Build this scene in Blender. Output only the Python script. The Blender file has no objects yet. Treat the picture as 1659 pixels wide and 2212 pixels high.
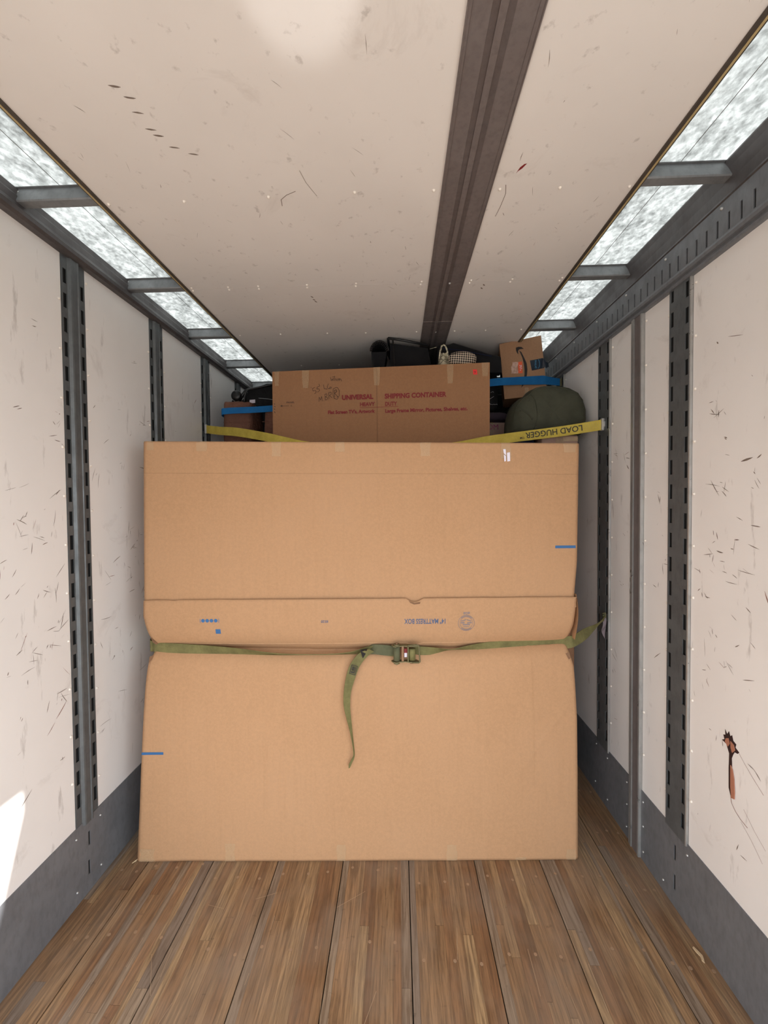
import bpy, math, random
from mathutils import Vector, Matrix, noise

# ------------------------------------------------------------------ camera, sky, sun, exposure
SC = bpy.context.scene
COL = SC.collection
H_EYE = 1.686
F_PX = 864.16
PITCH, YAW, ROLL = -0.0239, 0.0352, -0.009

def make_camera():
    cy, sy = math.cos(YAW), math.sin(YAW)
    F = Vector((-sy, cy, 0)); r = Vector((cy, sy, 0)); u = Vector((0, 0, 1))
    cp, sp = math.cos(PITCH), math.sin(PITCH)
    f2 = F * cp + u * sp; u2 = u * cp - F * sp
    cr, sr = math.cos(ROLL), math.sin(ROLL)
    r3 = r * cr + u2 * sr; u3 = u2 * cr - r * sr
    cam = bpy.data.cameras.new('camera')
    cam.sensor_fit = 'HORIZONTAL'; cam.sensor_width = 36.0
    cam.lens = F_PX / 1659.0 * 36.0
    cam.clip_start = 0.02; cam.clip_end = 300
    o = bpy.data.objects.new('camera', cam); COL.objects.link(o)
    m = Matrix((r3, u3, -f2)).transposed().to_4x4()
    m.translation = Vector((0, 0, H_EYE))
    o.matrix_world = m
    SC.camera = o
make_camera()

world = bpy.data.worlds.new('daylight_sky'); SC.world = world
world.use_nodes = True
wn = world.node_tree.nodes; wl = world.node_tree.links; wn.clear()
w_out = wn.new('ShaderNodeOutputWorld'); w_bg = wn.new('ShaderNodeBackground')
w_tc = wn.new('ShaderNodeTexCoord'); w_sep = wn.new('ShaderNodeSeparateXYZ'); w_rmp = wn.new('ShaderNodeValToRGB')
wl.new(w_tc.outputs['Generated'], w_sep.inputs[0]); wl.new(w_sep.outputs['Z'], w_rmp.inputs[0])
w_rmp.color_ramp.elements[0].position = 0.0; w_rmp.color_ramp.elements[0].color = (0.925, 0.985, 1.04, 1)
w_rmp.color_ramp.elements[1].position = 0.8; w_rmp.color_ramp.elements[1].color = (0.90, 0.97, 1.05, 1)
wl.new(w_rmp.outputs[0], w_bg.inputs[0]); wl.new(w_bg.outputs[0], w_out.inputs[0])
w_bg.inputs[1].default_value = 1.9

SUN_DIR = Vector((-2.5, 0.42, -1.62)).normalized()     # daylight through the side doorway behind the camera
sd = bpy.data.lights.new('sun', 'SUN'); sd.energy = 5.5; sd.angle = math.radians(0.6); sd.color = (1.0, 0.98, 0.95)
so = bpy.data.objects.new('sun', sd); COL.objects.link(so)
so.rotation_euler = SUN_DIR.to_track_quat('-Z', 'Y').to_euler(); so.location = (20, -4, 14)

gd = bpy.data.lights.new('ceiling_glow_spot', 'SPOT'); gd.energy = 20; gd.spot_size = math.radians(9.5); gd.spot_blend = 0.6; gd.shadow_soft_size = 0.02   # added spot lamp, stands in for reflected sun on the ceiling
go = bpy.data.objects.new('ceiling_glow_spot', gd); COL.objects.link(go); go.location = (0.05, -0.35, 1.35)
go.rotation_euler = (Vector((-0.19, 0.82, 2.762)) - go.location).to_track_quat('-Z', 'Y').to_euler()

SC.view_settings.view_transform = 'Standard'
SC.view_settings.look = 'None'
SC.view_settings.gamma = 1.0
SC.view_settings.use_curve_mapping = False
SC.view_settings.exposure = 1.05
try:
    SC.cycles.use_denoising = True
    SC.cycles.max_bounces = 14; SC.cycles.diffuse_bounces = 9; SC.cycles.transmission_bounces = 8
    SC.cycles.sample_clamp_indirect = 8.0
except Exception:
    pass

rnd = random.Random(7)
# ------------------------------------------------------------------ materials
def srgb(r, g, b):
    f = lambda c: (c / 255 / 12.92) if c / 255 <= 0.04045 else ((c / 255 + 0.055) / 1.055) ** 2.4
    return (f(r), f(g), f(b), 1)

class Mat:
    def __init__(s, name, color, rough=0.6, metal=0.0, spec=0.5):
        s.m = bpy.data.materials.new(name); s.m.use_nodes = True
        s.t = s.m.node_tree; s.n = s.t.nodes; s.l = s.t.links
        s.b = s.n['Principled BSDF']
        s.b.inputs['Base Color'].default_value = color
        s.b.inputs['Roughness'].default_value = rough
        s.b.inputs['Metallic'].default_value = metal
        s.b.inputs['Specular IOR Level'].default_value = spec
        s.col = None; s.c0 = color
        s.pos = None; s.bump = None
    def coords(s, scale=(1, 1, 1), rot=(0, 0, 0), offs=None):
        g = s.n.new('ShaderNodeNewGeometry') if s.pos is None else s.pos
        s.pos = g
        mp = s.n.new('ShaderNodeMapping'); mp.inputs['Scale'].default_value = scale; mp.inputs['Rotation'].default_value = rot
        s.l.new(g.outputs['Position'], mp.inputs['Vector'])
        if offs: s.l.new(offs, mp.inputs['Location'])
        return mp.outputs[0]
    def noise(s, scale, detail=4, rough=0.55, stretch=(1, 1, 1), rot=(0, 0, 0), dist=0, offs=None):
        t = s.n.new('ShaderNodeTexNoise'); t.inputs['Scale'].default_value = scale
        t.inputs['Detail'].default_value = detail; t.inputs['Roughness'].default_value = rough
        t.inputs['Distortion'].default_value = dist
        s.l.new(s.coords(stretch, rot, offs), t.inputs['Vector']); return t.outputs['Fac']
    def ramp(s, fac, stops):
        r = s.n.new('ShaderNodeValToRGB'); e = r.color_ramp.elements
        while len(e) < len(stops): e.new(0.5)
        for k, (p, c) in enumerate(stops):
            e[k].position = p; e[k].color = c if len(c) == 4 else (*c, 1)
        s.l.new(fac, r.inputs[0]); return r.outputs[0]
    def grey(s, fac, a, b, lo=0.0, hi=1.0):
        return s.ramp(fac, [(a, (lo, lo, lo)), (b, (hi, hi, hi))])
    def mix(s, fac, colb, blend='MIX', k=1.0):
        mx = s.n.new('ShaderNodeMix'); mx.data_type = 'RGBA'; mx.blend_type = blend
        if fac is None: mx.inputs[0].default_value = k
        elif k != 1.0:
            mm = s.n.new('ShaderNodeMath'); mm.operation = 'MULTIPLY'; mm.inputs[1].default_value = k
            s.l.new(fac, mm.inputs[0]); s.l.new(mm.outputs[0], mx.inputs[0])
        else: s.l.new(fac, mx.inputs[0])
        if s.col is None: mx.inputs[6].default_value = s.c0
        else: s.l.new(s.col, mx.inputs[6])
        if isinstance(colb, tuple): mx.inputs[7].default_value = colb
        else: s.l.new(colb, mx.inputs[7])
        s.col = mx.outputs[2]; s.l.new(s.col, s.b.inputs['Base Color']); return s
    def add_bump(s, fac, strength=0.3, dist=0.002):
        b = s.n.new('ShaderNodeBump'); b.inputs['Strength'].default_value = strength; b.inputs['Distance'].default_value = dist
        s.l.new(fac, b.inputs['Height'])
        if s.bump is not None: s.l.new(s.bump, b.inputs['Normal'])
        s.bump = b.outputs[0]; s.l.new(s.bump, s.b.inputs['Normal']); return s
    def rough_from(s, fac, a, b):
        s.l.new(s.grey(fac, 0.3, 0.7, a, b), s.b.inputs['Roughness']); return s

def liner_mat(name, base, rot, marks=True):
    m = Mat(name, base, 0.5, spec=0.3)
    m.mix(m.grey(m.noise(2.2, 4), 0.35, 0.75), tuple([c * 0.90 for c in base[:3]] + [1]), k=0.7)
    if marks:
        m.mix(m.grey(m.noise(1.0, 5, 0.6, stretch=(26, 26, 5), rot=rot), 0.63, 0.72), srgb(120, 108, 98), k=0.34)
        m.mix(m.grey(m.noise(1.0, 6, 0.72, stretch=(4, 4, 4), dist=0.6), 0.60, 0.74), srgb(150, 136, 124), k=0.22)
        m.mix(m.grey(m.noise(1.0, 3, 0.7, stretch=(9, 9, 9)), 0.70, 0.86), srgb(120, 108, 98), k=0.32)
    m.add_bump(m.noise(140, 2), 0.06, 0.001)
    return m.m
M = {}
M['wall'] = liner_mat('painted_wall_liner', srgb(236, 233, 230), (0.5, 0, 0))
M['ceil'] = liner_mat('painted_ceiling_liner', srgb(226, 221, 216), (0, 0, 0.6))
def steel(name, c, rough=0.45, metal=0.35, k=0.6):
    m = Mat(name, c, rough, metal)
    m.mix(m.grey(m.noise(9, 5, 0.65), 0.3, 0.75), tuple([min(1, x * 1.6) for x in c[:3]] + [1]), k=k)
    m.mix(m.grey(m.noise(60, 3, 0.6, stretch=(1, 1, 0.4)), 0.45, 0.8), tuple([x * 0.6 for x in c[:3]] + [1]), k=0.5)
    m.rough_from(m.noise(14, 4), rough - 0.1, rough + 0.15)
    return m.m
M['post'] = steel('galvanised_post_steel', srgb(94, 98, 100))
M['post_edge'] = steel('lightened_edge_steel', srgb(170, 170, 168), 0.35, 0.6, 0.3)  # post steel lightened to paint in edges that catch the light
M['kick'] = steel('kick_plate_steel', srgb(112, 114, 118), 0.5, 0.2, 0.35)
M['rail'] = steel('top_rail_steel', srgb(84, 80, 80), 0.45, 0.3, 0.5)
M['bow'] = steel('roof_bow_steel', srgb(128, 130, 132), 0.5, 0.3, 0.4)
M['strip'] = steel('dark_ceiling_strip', srgb(108, 100, 98), 0.55, 0.1, 0.3)
M['strip_dark'] = steel('dark_ceiling_rib', srgb(90, 82, 81), 0.5, 0.1, 0.3)
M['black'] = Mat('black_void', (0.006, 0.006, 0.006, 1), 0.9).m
M['trim'] = steel('ceiling_edge_trim', srgb(70, 62, 54), 0.5, 0.2)
M['trim_tan'] = Mat('tan_plywood_edge', srgb(176, 156, 112), 0.7).m
M['rivet'] = Mat('white_rivet', srgb(235, 228, 218), 0.35).m
M['screw'] = Mat('silver_screw', srgb(190, 190, 188), 0.35, 0.5).m
M['shell'] = Mat('trailer_shell', srgb(120, 118, 116), 0.7).m
m = Mat('ground_concrete', srgb(165, 158, 150), 0.9); m.mix(m.noise(0.6, 4), srgb(140, 132, 124), k=0.6); M['ground'] = m.m

# translucent fibreglass roof panel
def skylight_mat():
    m = bpy.data.materials.new('translucent_fibreglass'); m.use_nodes = True
    n, l = m.node_tree.nodes, m.node_tree.links; n.clear()
    out = n.new('ShaderNodeOutputMaterial'); tr = n.new('ShaderNodeBsdfTranslucent'); df = n.new('ShaderNodeBsdfDiffuse'); mx = n.new('ShaderNodeMixShader')
    g = n.new('ShaderNodeNewGeometry')
    def nz(sc, st, det, rot=0):
        mp = n.new('ShaderNodeMapping'); mp.inputs['Scale'].default_value = st; mp.inputs['Rotation'].default_value = (0, 0, rot)
        t = n.new('ShaderNodeTexNoise'); t.inputs['Scale'].default_value = sc; t.inputs['Detail'].default_value = det; t.inputs['Roughness'].default_value = 0.68
        l.new(g.outputs['Position'], mp.inputs[0]); l.new(mp.outputs[0], t.inputs['Vector']); return t.outputs['Fac']
    a = nz(44, (1.5, 1.0, 1), 7, 0.5); b = nz(9, (1.4, 1, 1), 3)
    ad = n.new('ShaderNodeMath'); ad.operation = 'MULTIPLY_ADD'; l.new(a, ad.inputs[0]); ad.inputs[1].default_value = 0.65
    hb = n.new('ShaderNodeMath'); hb.operation = 'MULTIPLY'; hb.inputs[1].default_value = 0.35; l.new(b, hb.inputs[0]); l.new(hb.outputs[0], ad.inputs[2])
    r = n.new('ShaderNodeValToRGB'); r.color_ramp.elements[0].position = 0.36; r.color_ramp.elements[0].color = (0.235, 0.24, 0.232, 1)
    r.color_ramp.elements[1].position = 0.62; r.color_ramp.elements[1].color = (0.55, 0.555, 0.54, 1)
    l.new(ad.outputs[0], r.inputs[0]); l.new(r.outputs[0], tr.inputs[0]); df.inputs[0].default_value = (0.6, 0.6, 0.58, 1)
    mx.inputs[0].default_value = 0.12
    l.new(tr.outputs[0], mx.inputs[1]); l.new(df.outputs[0], mx.inputs[2]); l.new(mx.outputs[0], out.inputs[0])
    return m
M['sky'] = skylight_mat()

def wood_mat(name, stops, grey=0.0):
    m = Mat(name, (0.3, 0.18, 0.1, 1), 0.5)
    oi = m.n.new('ShaderNodeObjectInfo')
    m.col = m.ramp(oi.outputs['Random'], stops); m.l.new(m.col, m.b.inputs['Base Color'])
    vm = m.n.new('ShaderNodeCombineXYZ'); mu = m.n.new('ShaderNodeMath'); mu.operation = 'MULTIPLY'; mu.inputs[1].default_value = 37.0
    m.l.new(oi.outputs['Random'], mu.inputs[0]); m.l.new(mu.outputs[0], vm.inputs[0]); m.l.new(mu.outputs[0], vm.inputs[1])
    gr = m.noise(1.0, 6, 0.62, stretch=(95, 5, 30), offs=vm.outputs[0], dist=0.4)
    m.mix(m.grey(gr, 0.38, 0.62), srgb(84, 62, 44), k=0.72)
    m.mix(m.grey(m.noise(1.0, 4, 0.7, stretch=(300, 14, 30), offs=vm.outputs[0]), 0.50, 0.72), srgb(60, 45, 32), k=0.5)
    m.mix(m.grey(m.noise(2.6, 4, 0.6), 0.42, 0.72), srgb(140, 126, 112), k=0.55)
    m.mix(m.grey(m.noise(1.0, 3, 0.6, stretch=(18, 34, 10)), 0.66, 0.74), srgb(58, 44, 34), k=0.35)
    m.add_bump(gr, 0.25, 0.0012)
    m.rough_from(m.noise(5, 4), 0.34, 0.55)
    return m.m
M['wood'] = wood_mat('laminated_oak_floor', [(0.0, srgb(118, 84, 58)), (0.12, srgb(146, 112, 80)), (0.4, srgb(160, 128, 94)), (0.6, srgb(136, 98, 68)), (0.85, srgb(176, 146, 108)), (1.0, srgb(146, 104, 74))])
M['wood_grey'] = wood_mat('weathered_oak_floor', [(0.0, srgb(142, 126, 110)), (0.5, srgb(152, 132, 110)), (1.0, srgb(130, 116, 104))])

def cardboard(name, c, k=1.0, corr=(110, 110, 3)):
    m = Mat(name, c, 0.78, spec=0.25)
    m.mix(m.grey(m.noise(170, 3, 0.7), 0.35, 0.7), tuple([x * 0.84 for x in c[:3]] + [1]), k=0.6 * k)
    m.mix(m.grey(m.noise(1.6, 3), 0.35, 0.7), tuple([c[0] * 1.05, c[1] * 1.10, c[2] * 1.2, 1]), k=0.5 * k)
    m.mix(m.grey(m.noise(1.0, 3, 0.5, stretch=(60, 60, 2.5)), 0.5, 0.75), tuple([x * 0.9 for x in c[:3]] + [1]), k=0.45 * k)
    m.add_bump(m.noise(1.0, 2, 0.5, stretch=corr), 0.12, 0.001)
    m.mix(m.grey(m.noise(75, 4, 0.75), 0.42, 0.62), tuple([min(1, x * 1.12) for x in c[:3]] + [1]), k=0.5 * k)
    return m.m
M['card'] = cardboard('brown_cardboard', srgb(178, 138, 102))
M['card_tv'] = cardboard('darker_brown_cardboard', srgb(150, 110, 78), corr=(3, 3, 110))
M['card_old'] = cardboard('dull_brown_cardboard', srgb(150, 112, 84))
M['card_pale'] = cardboard('greyish_cardboard', srgb(150, 124, 112))
M['card_mid'] = cardboard('mid_brown_cardboard', srgb(164, 126, 96))
M['blue_ink'] = Mat('blue_print', srgb(46, 96, 146), 0.6).m
M['navy_ink'] = Mat('navy_print', srgb(72, 88, 118), 0.6).m
M['grey_ink'] = Mat('faded_navy_print', srgb(128, 116, 116), 0.7).m
M['red_ink'] = Mat('dark_red_print', srgb(126, 28, 32), 0.6).m
M['pen'] = Mat('brown_marker', srgb(58, 38, 28), 0.6).m
M['purple_ink'] = Mat('purple_print', srgb(130, 40, 90), 0.6).m
M['white_print'] = Mat('pale_print', srgb(170, 170, 175), 0.6).m
M['red_sticker'] = Mat('red_sticker', srgb(230, 50, 50), 0.5).m
M['orange'] = Mat('orange_sticker', srgb(235, 98, 56), 0.5).m
m = Mat('torn_label_paper', srgb(208, 176, 160), 0.8); m.mix(m.grey(m.noise(60, 3), 0.4, 0.6), srgb(160, 120, 100), k=0.6); M['torn'] = m.m
M['black_ink'] = Mat('black_print', srgb(34, 28, 28), 0.55).m
M['navy_tape'] = Mat('navy_packing_tape', srgb(30, 40, 54), 0.25).m
M['cyan_ink'] = Mat('light_blue_print', srgb(70, 140, 180), 0.5).m
M['paper_white'] = Mat('white_label_paper', srgb(226, 220, 232), 0.6).m
def tape_mat():
    m = Mat('clear_packing_tape', srgb(222, 195, 155), 0.18, spec=0.6)
    m.b.inputs['Alpha'].default_value = 0.27
    m.add_bump(m.noise(90, 3, 0.6, stretch=(1, 1, 0.5), dist=1.5), 0.9, 0.004)
    return m.m
M['tape'] = tape_mat()
def webbing(name, c, c2, sc=1.0, stain=0.7):
    m = Mat(name, c, 0.75, spec=0.2)
    m.mix(m.grey(m.noise(16, 5, 0.7), 0.35, 0.68), c2, k=stain)
    m.mix(m.grey(m.noise(1.0, 3, 0.6, stretch=(50, 50, 420)), 0.45, 0.7), tuple([x * 0.7 for x in c[:3]] + [1]), k=0.5)
    m.add_bump(m.noise(420, 2), 0.4, 0.001)
    return m.m
M['web_green'] = webbing('olive_green_webbing', srgb(124, 118, 76), srgb(78, 76, 46))
M['web_green_dark'] = webbing('dirty_olive_webbing', srgb(104, 104, 78), srgb(66, 68, 50))
M['web_yellow'] = webbing('yellow_webbing', srgb(204, 184, 84), srgb(150, 128, 50), stain=0.5)
M['web_blue'] = webbing('blue_webbing', srgb(30, 110, 172), srgb(20, 80, 140), stain=0.4)
M['old_steel'] = steel('worn_green_steel', srgb(104, 98, 68), 0.45, 0.4, 0.5)
M['bronze'] = steel('worn_bronze_steel', srgb(126, 96, 70), 0.4, 0.4, 0.5)
M['rag'] = Mat('grey_cloth_scrap', srgb(120, 108, 112), 0.8).m
def fabric(name, c, bump=0.5, sc=8):
    m = Mat(name, c, 0.85, spec=0.2)
    m.mix(m.grey(m.noise(sc, 5, 0.6), 0.35, 0.7), tuple([x * 0.6 for x in c[:3]] + [1]), k=0.6)
    m.add_bump(m.noise(sc * 1.3, 5, 0.6, dist=0.8), bump, 0.02)
    return m.m
M['olive'] = fabric('olive_canvas', srgb(74, 75, 62), 0.5, 9)
M['brown_pad'] = fabric('brown_wrapping_paper', srgb(122, 86, 72), 0.9, 14)
M['black_fab'] = fabric('black_fabric', srgb(30, 30, 32), 0.4, 9)
M['black_pl'] = Mat('black_plastic', srgb(26, 26, 28), 0.35).m
M['black_rope'] = fabric('black_cord', srgb(42, 40, 40), 0.3, 30)
M['dark_purple'] = fabric('dark_mauve_cloth', srgb(66, 56, 66), 0.5, 12)
M['navy_fab'] = fabric('navy_fabric', srgb(34, 40, 66), 0.4, 12)
M['grey_pl'] = Mat('grey_plastic', srgb(130, 136, 140), 0.5).m
m = Mat('snakeskin_pattern', srgb(190, 184, 160), 0.6)
vo = m.n.new('ShaderNodeTexVoronoi'); vo.feature = 'DISTANCE_TO_EDGE'; vo.inputs['Scale'].default_value = 34; m.l.new(m.coords((1, 1, 1)), vo.inputs['Vector'])
m.mix(m.grey(vo.outputs['Distance'], 0.03, 0.09, 1, 0), srgb(72, 64, 50), k=0.8); M['snake'] = m.m
m = Mat('black_white_weave', srgb(30, 26, 26), 0.7)
ch = m.n.new('ShaderNodeTexChecker'); ch.inputs['Scale'].default_value = 105; ch.inputs['Color1'].default_value = (1, 1, 1, 1); ch.inputs['Color2'].default_value = (0, 0, 0, 1)
m.l.new(m.coords((1, 0.01, 1), (0, 0.7, 0)), ch.inputs['Vector']); m.mix(ch.outputs['Fac'], srgb(196, 180, 160)); M['weave'] = m.m
M['hole'] = Mat('torn_brown_plywood', srgb(168, 112, 88), 0.85).m
M['hole_dark'] = Mat('dark_hole', srgb(48, 24, 20), 0.95).m
M['splinter'] = Mat('pale_wood_splinter', srgb(205, 180, 145), 0.7).m
M['scuff'] = Mat('dark_scuff', srgb(122, 108, 98), 0.7).m
M['scuff_brown'] = Mat('brown_scuff', srgb(140, 96, 84), 0.7).m
M['wear'] = Mat('worn_crease', srgb(128, 94, 68), 0.8).m

# ------------------------------------------------------------------ mesh helpers
class MB:
    def __init__(s): s.v = []; s.f = []
    def quad(s, a, b, c, d):
        i = len(s.v); s.v += [Vector(a), Vector(b), Vector(c), Vector(d)]; s.f.append((i, i + 1, i + 2, i + 3)); return s
    def poly(s, pts):
        i = len(s.v); s.v += [Vector(p) for p in pts]; s.f.append(tuple(range(i, i + len(pts)))); return s
    def box(s, x0, x1, y0, y1, z0, z1, bev=0.0):
        if bev > 0:
            b = bev; i = len(s.v)
            rings = []
            for z, k in ((z0, b), (z0 + b, 0), (z1 - b, 0), (z1, b)):
                ring = []
                for (cx, cy, sx, sy) in ((x0, y0, 1, 1), (x1, y0, -1, 1), (x1, y1, -1, -1), (x0, y1, 1, -1)):
                    p1 = (cx + sx * (b + k), cy + sy * k, z); p2 = (cx + sx * k, cy + sy * (b + k), z)
                    ring += ([p2, p1] if (sx * sy > 0) else [p1, p2])
                rings.append(ring)
            for r in rings: s.v += [Vector(p) for p in r]
            n = 8
            for r in range(3):
                for k in range(n):
                    a = i + r * n + k; c = i + r * n + (k + 1) % n
                    s.f.append((a, c, c + n, a + n))
            s.f.append(tuple(i + k for k in reversed(range(n)))); s.f.append(tuple(i + 3 * n + k for k in range(n)))
            return s
        i = len(s.v)
        s.v += [Vector(p) for p in ((x0, y0, z0), (x1, y0, z0), (x1, y1, z0), (x0, y1, z0), (x0, y0, z1), (x1, y0, z1), (x1, y1, z1), (x0, y1, z1))]
        s.f += [(i, i + 3, i + 2, i + 1), (i + 4, i + 5, i + 6, i + 7), (i, i + 1, i + 5, i + 4), (i + 1, i + 2, i + 6, i + 5), (i + 2, i + 3, i + 7, i + 6), (i + 3, i, i + 4, i + 7)]
        return s
    def hexa(s, p):
        i = len(s.v); s.v += [Vector(q) for q in p]
        s.f += [(i, i + 3, i + 2, i + 1), (i + 4, i + 5, i + 6, i + 7), (i, i + 1, i + 5, i + 4), (i + 1, i + 2, i + 6, i + 5), (i + 2, i + 3, i + 7, i + 6), (i + 3, i, i + 4, i + 7)]
        return s
    def prism(s, pts, d):
        """closed outline pts (3d) extruded by vector d"""
        i = len(s.v); n = len(pts); d = Vector(d)
        s.v += [Vector(p) for p in pts] + [Vector(p) + d for p in pts]
        s.f.append(tuple(i + k for k in range(n))); s.f.append(tuple(i + n + k for k in reversed(range(n))))
        for k in range(n): s.f.append((i + k, i + n + k, i + n + (k + 1) % n, i + (k + 1) % n))
        return s
    def tube(s, pts, r, n=8, closed=False):
        pts = [Vector(p) for p in pts]; i = len(s.v); m = len(pts)
        up = Vector((0, 0, 1)); prev = None
        for k, p in enumerate(pts):
            t = (pts[(k + 1) % m] - pts[k - 1]) if closed or 0 < k < m - 1 else ((pts[1] - pts[0]) if k == 0 else (pts[-1] - pts[-2]))
            t.normalize()
            a = (up - t * up.dot(t)) if prev is None else (prev - t * prev.dot(t))
            if a.length < 1e-3: a = Vector((1, 0, 0)) - t * t.x
            a.normalize(); prev = a; b = t.cross(a)
            rr = r[k] if isinstance(r, (list, tuple)) else r
            for q in range(n):
                an = 2 * math.pi * q / n; s.v.append(p + a * math.cos(an) * rr + b * math.sin(an) * rr)
        for k in range(m if closed else m - 1):
            for q in range(n):
                a = i + k * n + q; b = i + k * n + (q + 1) % n; c = i + ((k + 1) % m) * n + (q + 1) % n; d = i + ((k + 1) % m) * n + q
                s.f.append((a, b, c, d))
        if not closed:
            s.f.append(tuple(i + q for q in reversed(range(n)))); s.f.append(tuple(i + (m - 1) * n + q for q in range(n)))
        return s
    def grid(s, fn, nu, nv, flip=False):
        i = len(s.v)
        for b in range(nv + 1):
            for a in range(nu + 1): s.v.append(Vector(fn(a / nu, b / nv)))
        for b in range(nv):
            for a in range(nu):
                q = (i + b * (nu + 1) + a, i + b * (nu + 1) + a + 1, i + (b + 1) * (nu + 1) + a + 1, i + (b + 1) * (nu + 1) + a)
                s.f.append(q[::-1] if flip else q)
        return s
    def build(s, name, mat, parent=None, smooth=False, mesh_only=False, bevel=0.0, **props):
        me = bpy.data.meshes.new(name)
        me.from_pydata([tuple(p) for p in s.v], [], s.f); me.update()
        me.materials.append(mat)
        if smooth:
            for p in me.polygons: p.use_smooth = True
        o = bpy.data.objects.new(name, me); COL.objects.link(o)
        if parent: o.parent = parent
        if bevel:
            b = o.modifiers.new('edge', 'BEVEL'); b.width = bevel; b.segments = 2; b.limit_method = 'ANGLE'
        for k, v in props.items(): o[k] = v
        return o

def empty(name, label=None, category=None, group=None, kind=None, loc=(0, 0, 0)):
    o = bpy.data.objects.new(name, None); COL.objects.link(o); o.location = loc
    o.empty_display_size = 0.05
    tag(o, label, category, group, kind); return o
def tag(o, label=None, category=None, group=None, kind=None):
    if label: o['label'] = label
    if category: o['category'] = category
    if group: o['group'] = group
    if kind: o['kind'] = kind
    return o
def place(o, parent):
    """parent without moving the world-space mesh when the parent Empty is not at the origin"""
    o.parent = parent; o.matrix_parent_inverse = Matrix.Translation(-Vector(parent.location)); return o
def copy_of(src, parent, loc, scale=None, rot=None, name=None):
    c = src.copy(); c.parent = parent; c.location = loc
    if scale: c.scale = scale
    if rot: c.rotation_euler = rot
    COL.objects.link(c); return c

_tcache = {}
def text_geo(txt, bold=0.0):
    key = (txt, bold)
    if key in _tcache: return _tcache[key]
    cu = bpy.data.curves.new('lettering', 'FONT'); cu.body = txt; cu.size = 1; cu.offset = bold; cu.resolution_u = 3
    o = bpy.data.objects.new('lettering', cu); COL.objects.link(o)
    dg = bpy.context.evaluated_depsgraph_get(); dg.update()
    me = bpy.data.meshes.new_from_object(o.evaluated_get(dg))
    vs = [(v.co.x, v.co.y) for v in me.vertices]; fs = [tuple(p.vertices) for p in me.polygons]
    bpy.data.objects.remove(o); bpy.data.curves.remove(cu); bpy.data.meshes.remove(me)
    x0 = min(v[0] for v in vs); x1 = max(v[0] for v in vs)
    y1 = 0.0 if False else None
    _tcache[key] = (vs, fs, x0, x1); return _tcache[key]
CAP = 0.729
def text_on(fn, txt, x0, x1, y, cap, mat, name, parent, bold=0.0, flip=False, **props):
    """lettering from (x0,y) to (x1,y), capital height cap, mapped to the surface by fn(x,y)"""
    vs, fs, a, b = text_geo(txt, bold)
    mb = MB()
    for vx, vy in vs:
        t = (vx - a) / (b - a)
        X = x0 + (x1 - x0) * t; Y = y + (vy / CAP) * cap * (-1 if flip else 1)
        mb.v.append(Vector(fn(X, Y)))
    mb.f = fs
    return mb.build(name, mat, parent, **props)

def stroke(fn, pts, w, mb=None):
    """thin flat pen line in surface coordinates"""
    mb = mb or MB()
    if len(pts) == 1: pts = [pts[0], (pts[0][0] + w, pts[0][1])]
    for k in range(len(pts) - 1):
        (xa, ya), (xb, yb) = pts[k], pts[k + 1]
        dx, dy = xb - xa, yb - ya; L = math.hypot(dx, dy) or 1e-6
        nx, ny = -dy / L * w / 2, dx / L * w / 2; ex, ey = dx / L * w * 0.3, dy / L * w * 0.3
        mb.quad(fn(xa + nx - ex, ya + ny - ey), fn(xa - nx - ex, ya - ny - ey), fn(xb - nx + ex, yb - ny + ey), fn(xb + nx + ex, yb + ny + ey))
    return mb

def catmull(keys, n):
    """keys: list of tuples of floats; returns n samples"""
    out = []
    m = len(keys) - 1
    for i in range(n):
        t = i / (n - 1) * m; k = min(int(t), m - 1); f = t - k
        p0 = keys[max(k - 1, 0)]; p1 = keys[k]; p2 = keys[k + 1]; p3 = keys[min(k + 2, m)]
        out.append(tuple(0.5 * ((2 * b) + (-a + c) * f + (2 * a - 5 * b + 4 * c - d) * f * f + (-a + 3 * b - 3 * c + d) * f ** 3) for a, b, c, d in zip(p0, p1, p2, p3)))
    return out
def ribbon(keys, n=60, thick=0.003):
    """keys: (x,y,z, wx,wy,wz, width): centre, direction across the webbing, width"""
    mb = MB(); S = catmull(keys, n); i = 0; cols = []
    for k, s in enumerate(S):
        c = Vector(s[:3]); w = Vector(s[3:6]); w.normalize(); hw = s[6] / 2
        a = Vector(S[min(k + 1, n - 1)][:3]) - Vector(S[max(k - 1, 0)][:3]); a.normalize()
        nn = a.cross(w); nn.normalize()
        base = len(mb.v)
        mb.v += [c + w * hw + nn * thick / 2, c - w * hw + nn * thick / 2, c - w * hw - nn * thick / 2, c + w * hw - nn * thick / 2]
        if k:
            for q in range(4):
                mb.f.append((base - 4 + q, base - 4 + (q + 1) % 4, base + (q + 1) % 4, base + q))
    mb.f.append((0, 1, 2, 3)); e = len(mb.v) - 4; mb.f.append((e + 3, e + 2, e + 1, e))
    return mb, S

# ------------------------------------------------------------------ dimensions of the trailer
XL, XR = -1.365, 1.135
ZL = 2.762          # underside of the ceiling liner
ZS = 2.83           # translucent roof
Y0, Y1 = -0.7, 4.25
PL = [1.665, 2.245, 2.825, 3.405]
PR = [1.650, 2.238, 2.826, 3.414]
ZWL, ZWR = 2.72, 2.54

# ground outside
MB().box(-40, 40, -40, 40, -1.35, -1.25).build('ground', M['ground'], kind='structure')

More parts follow.
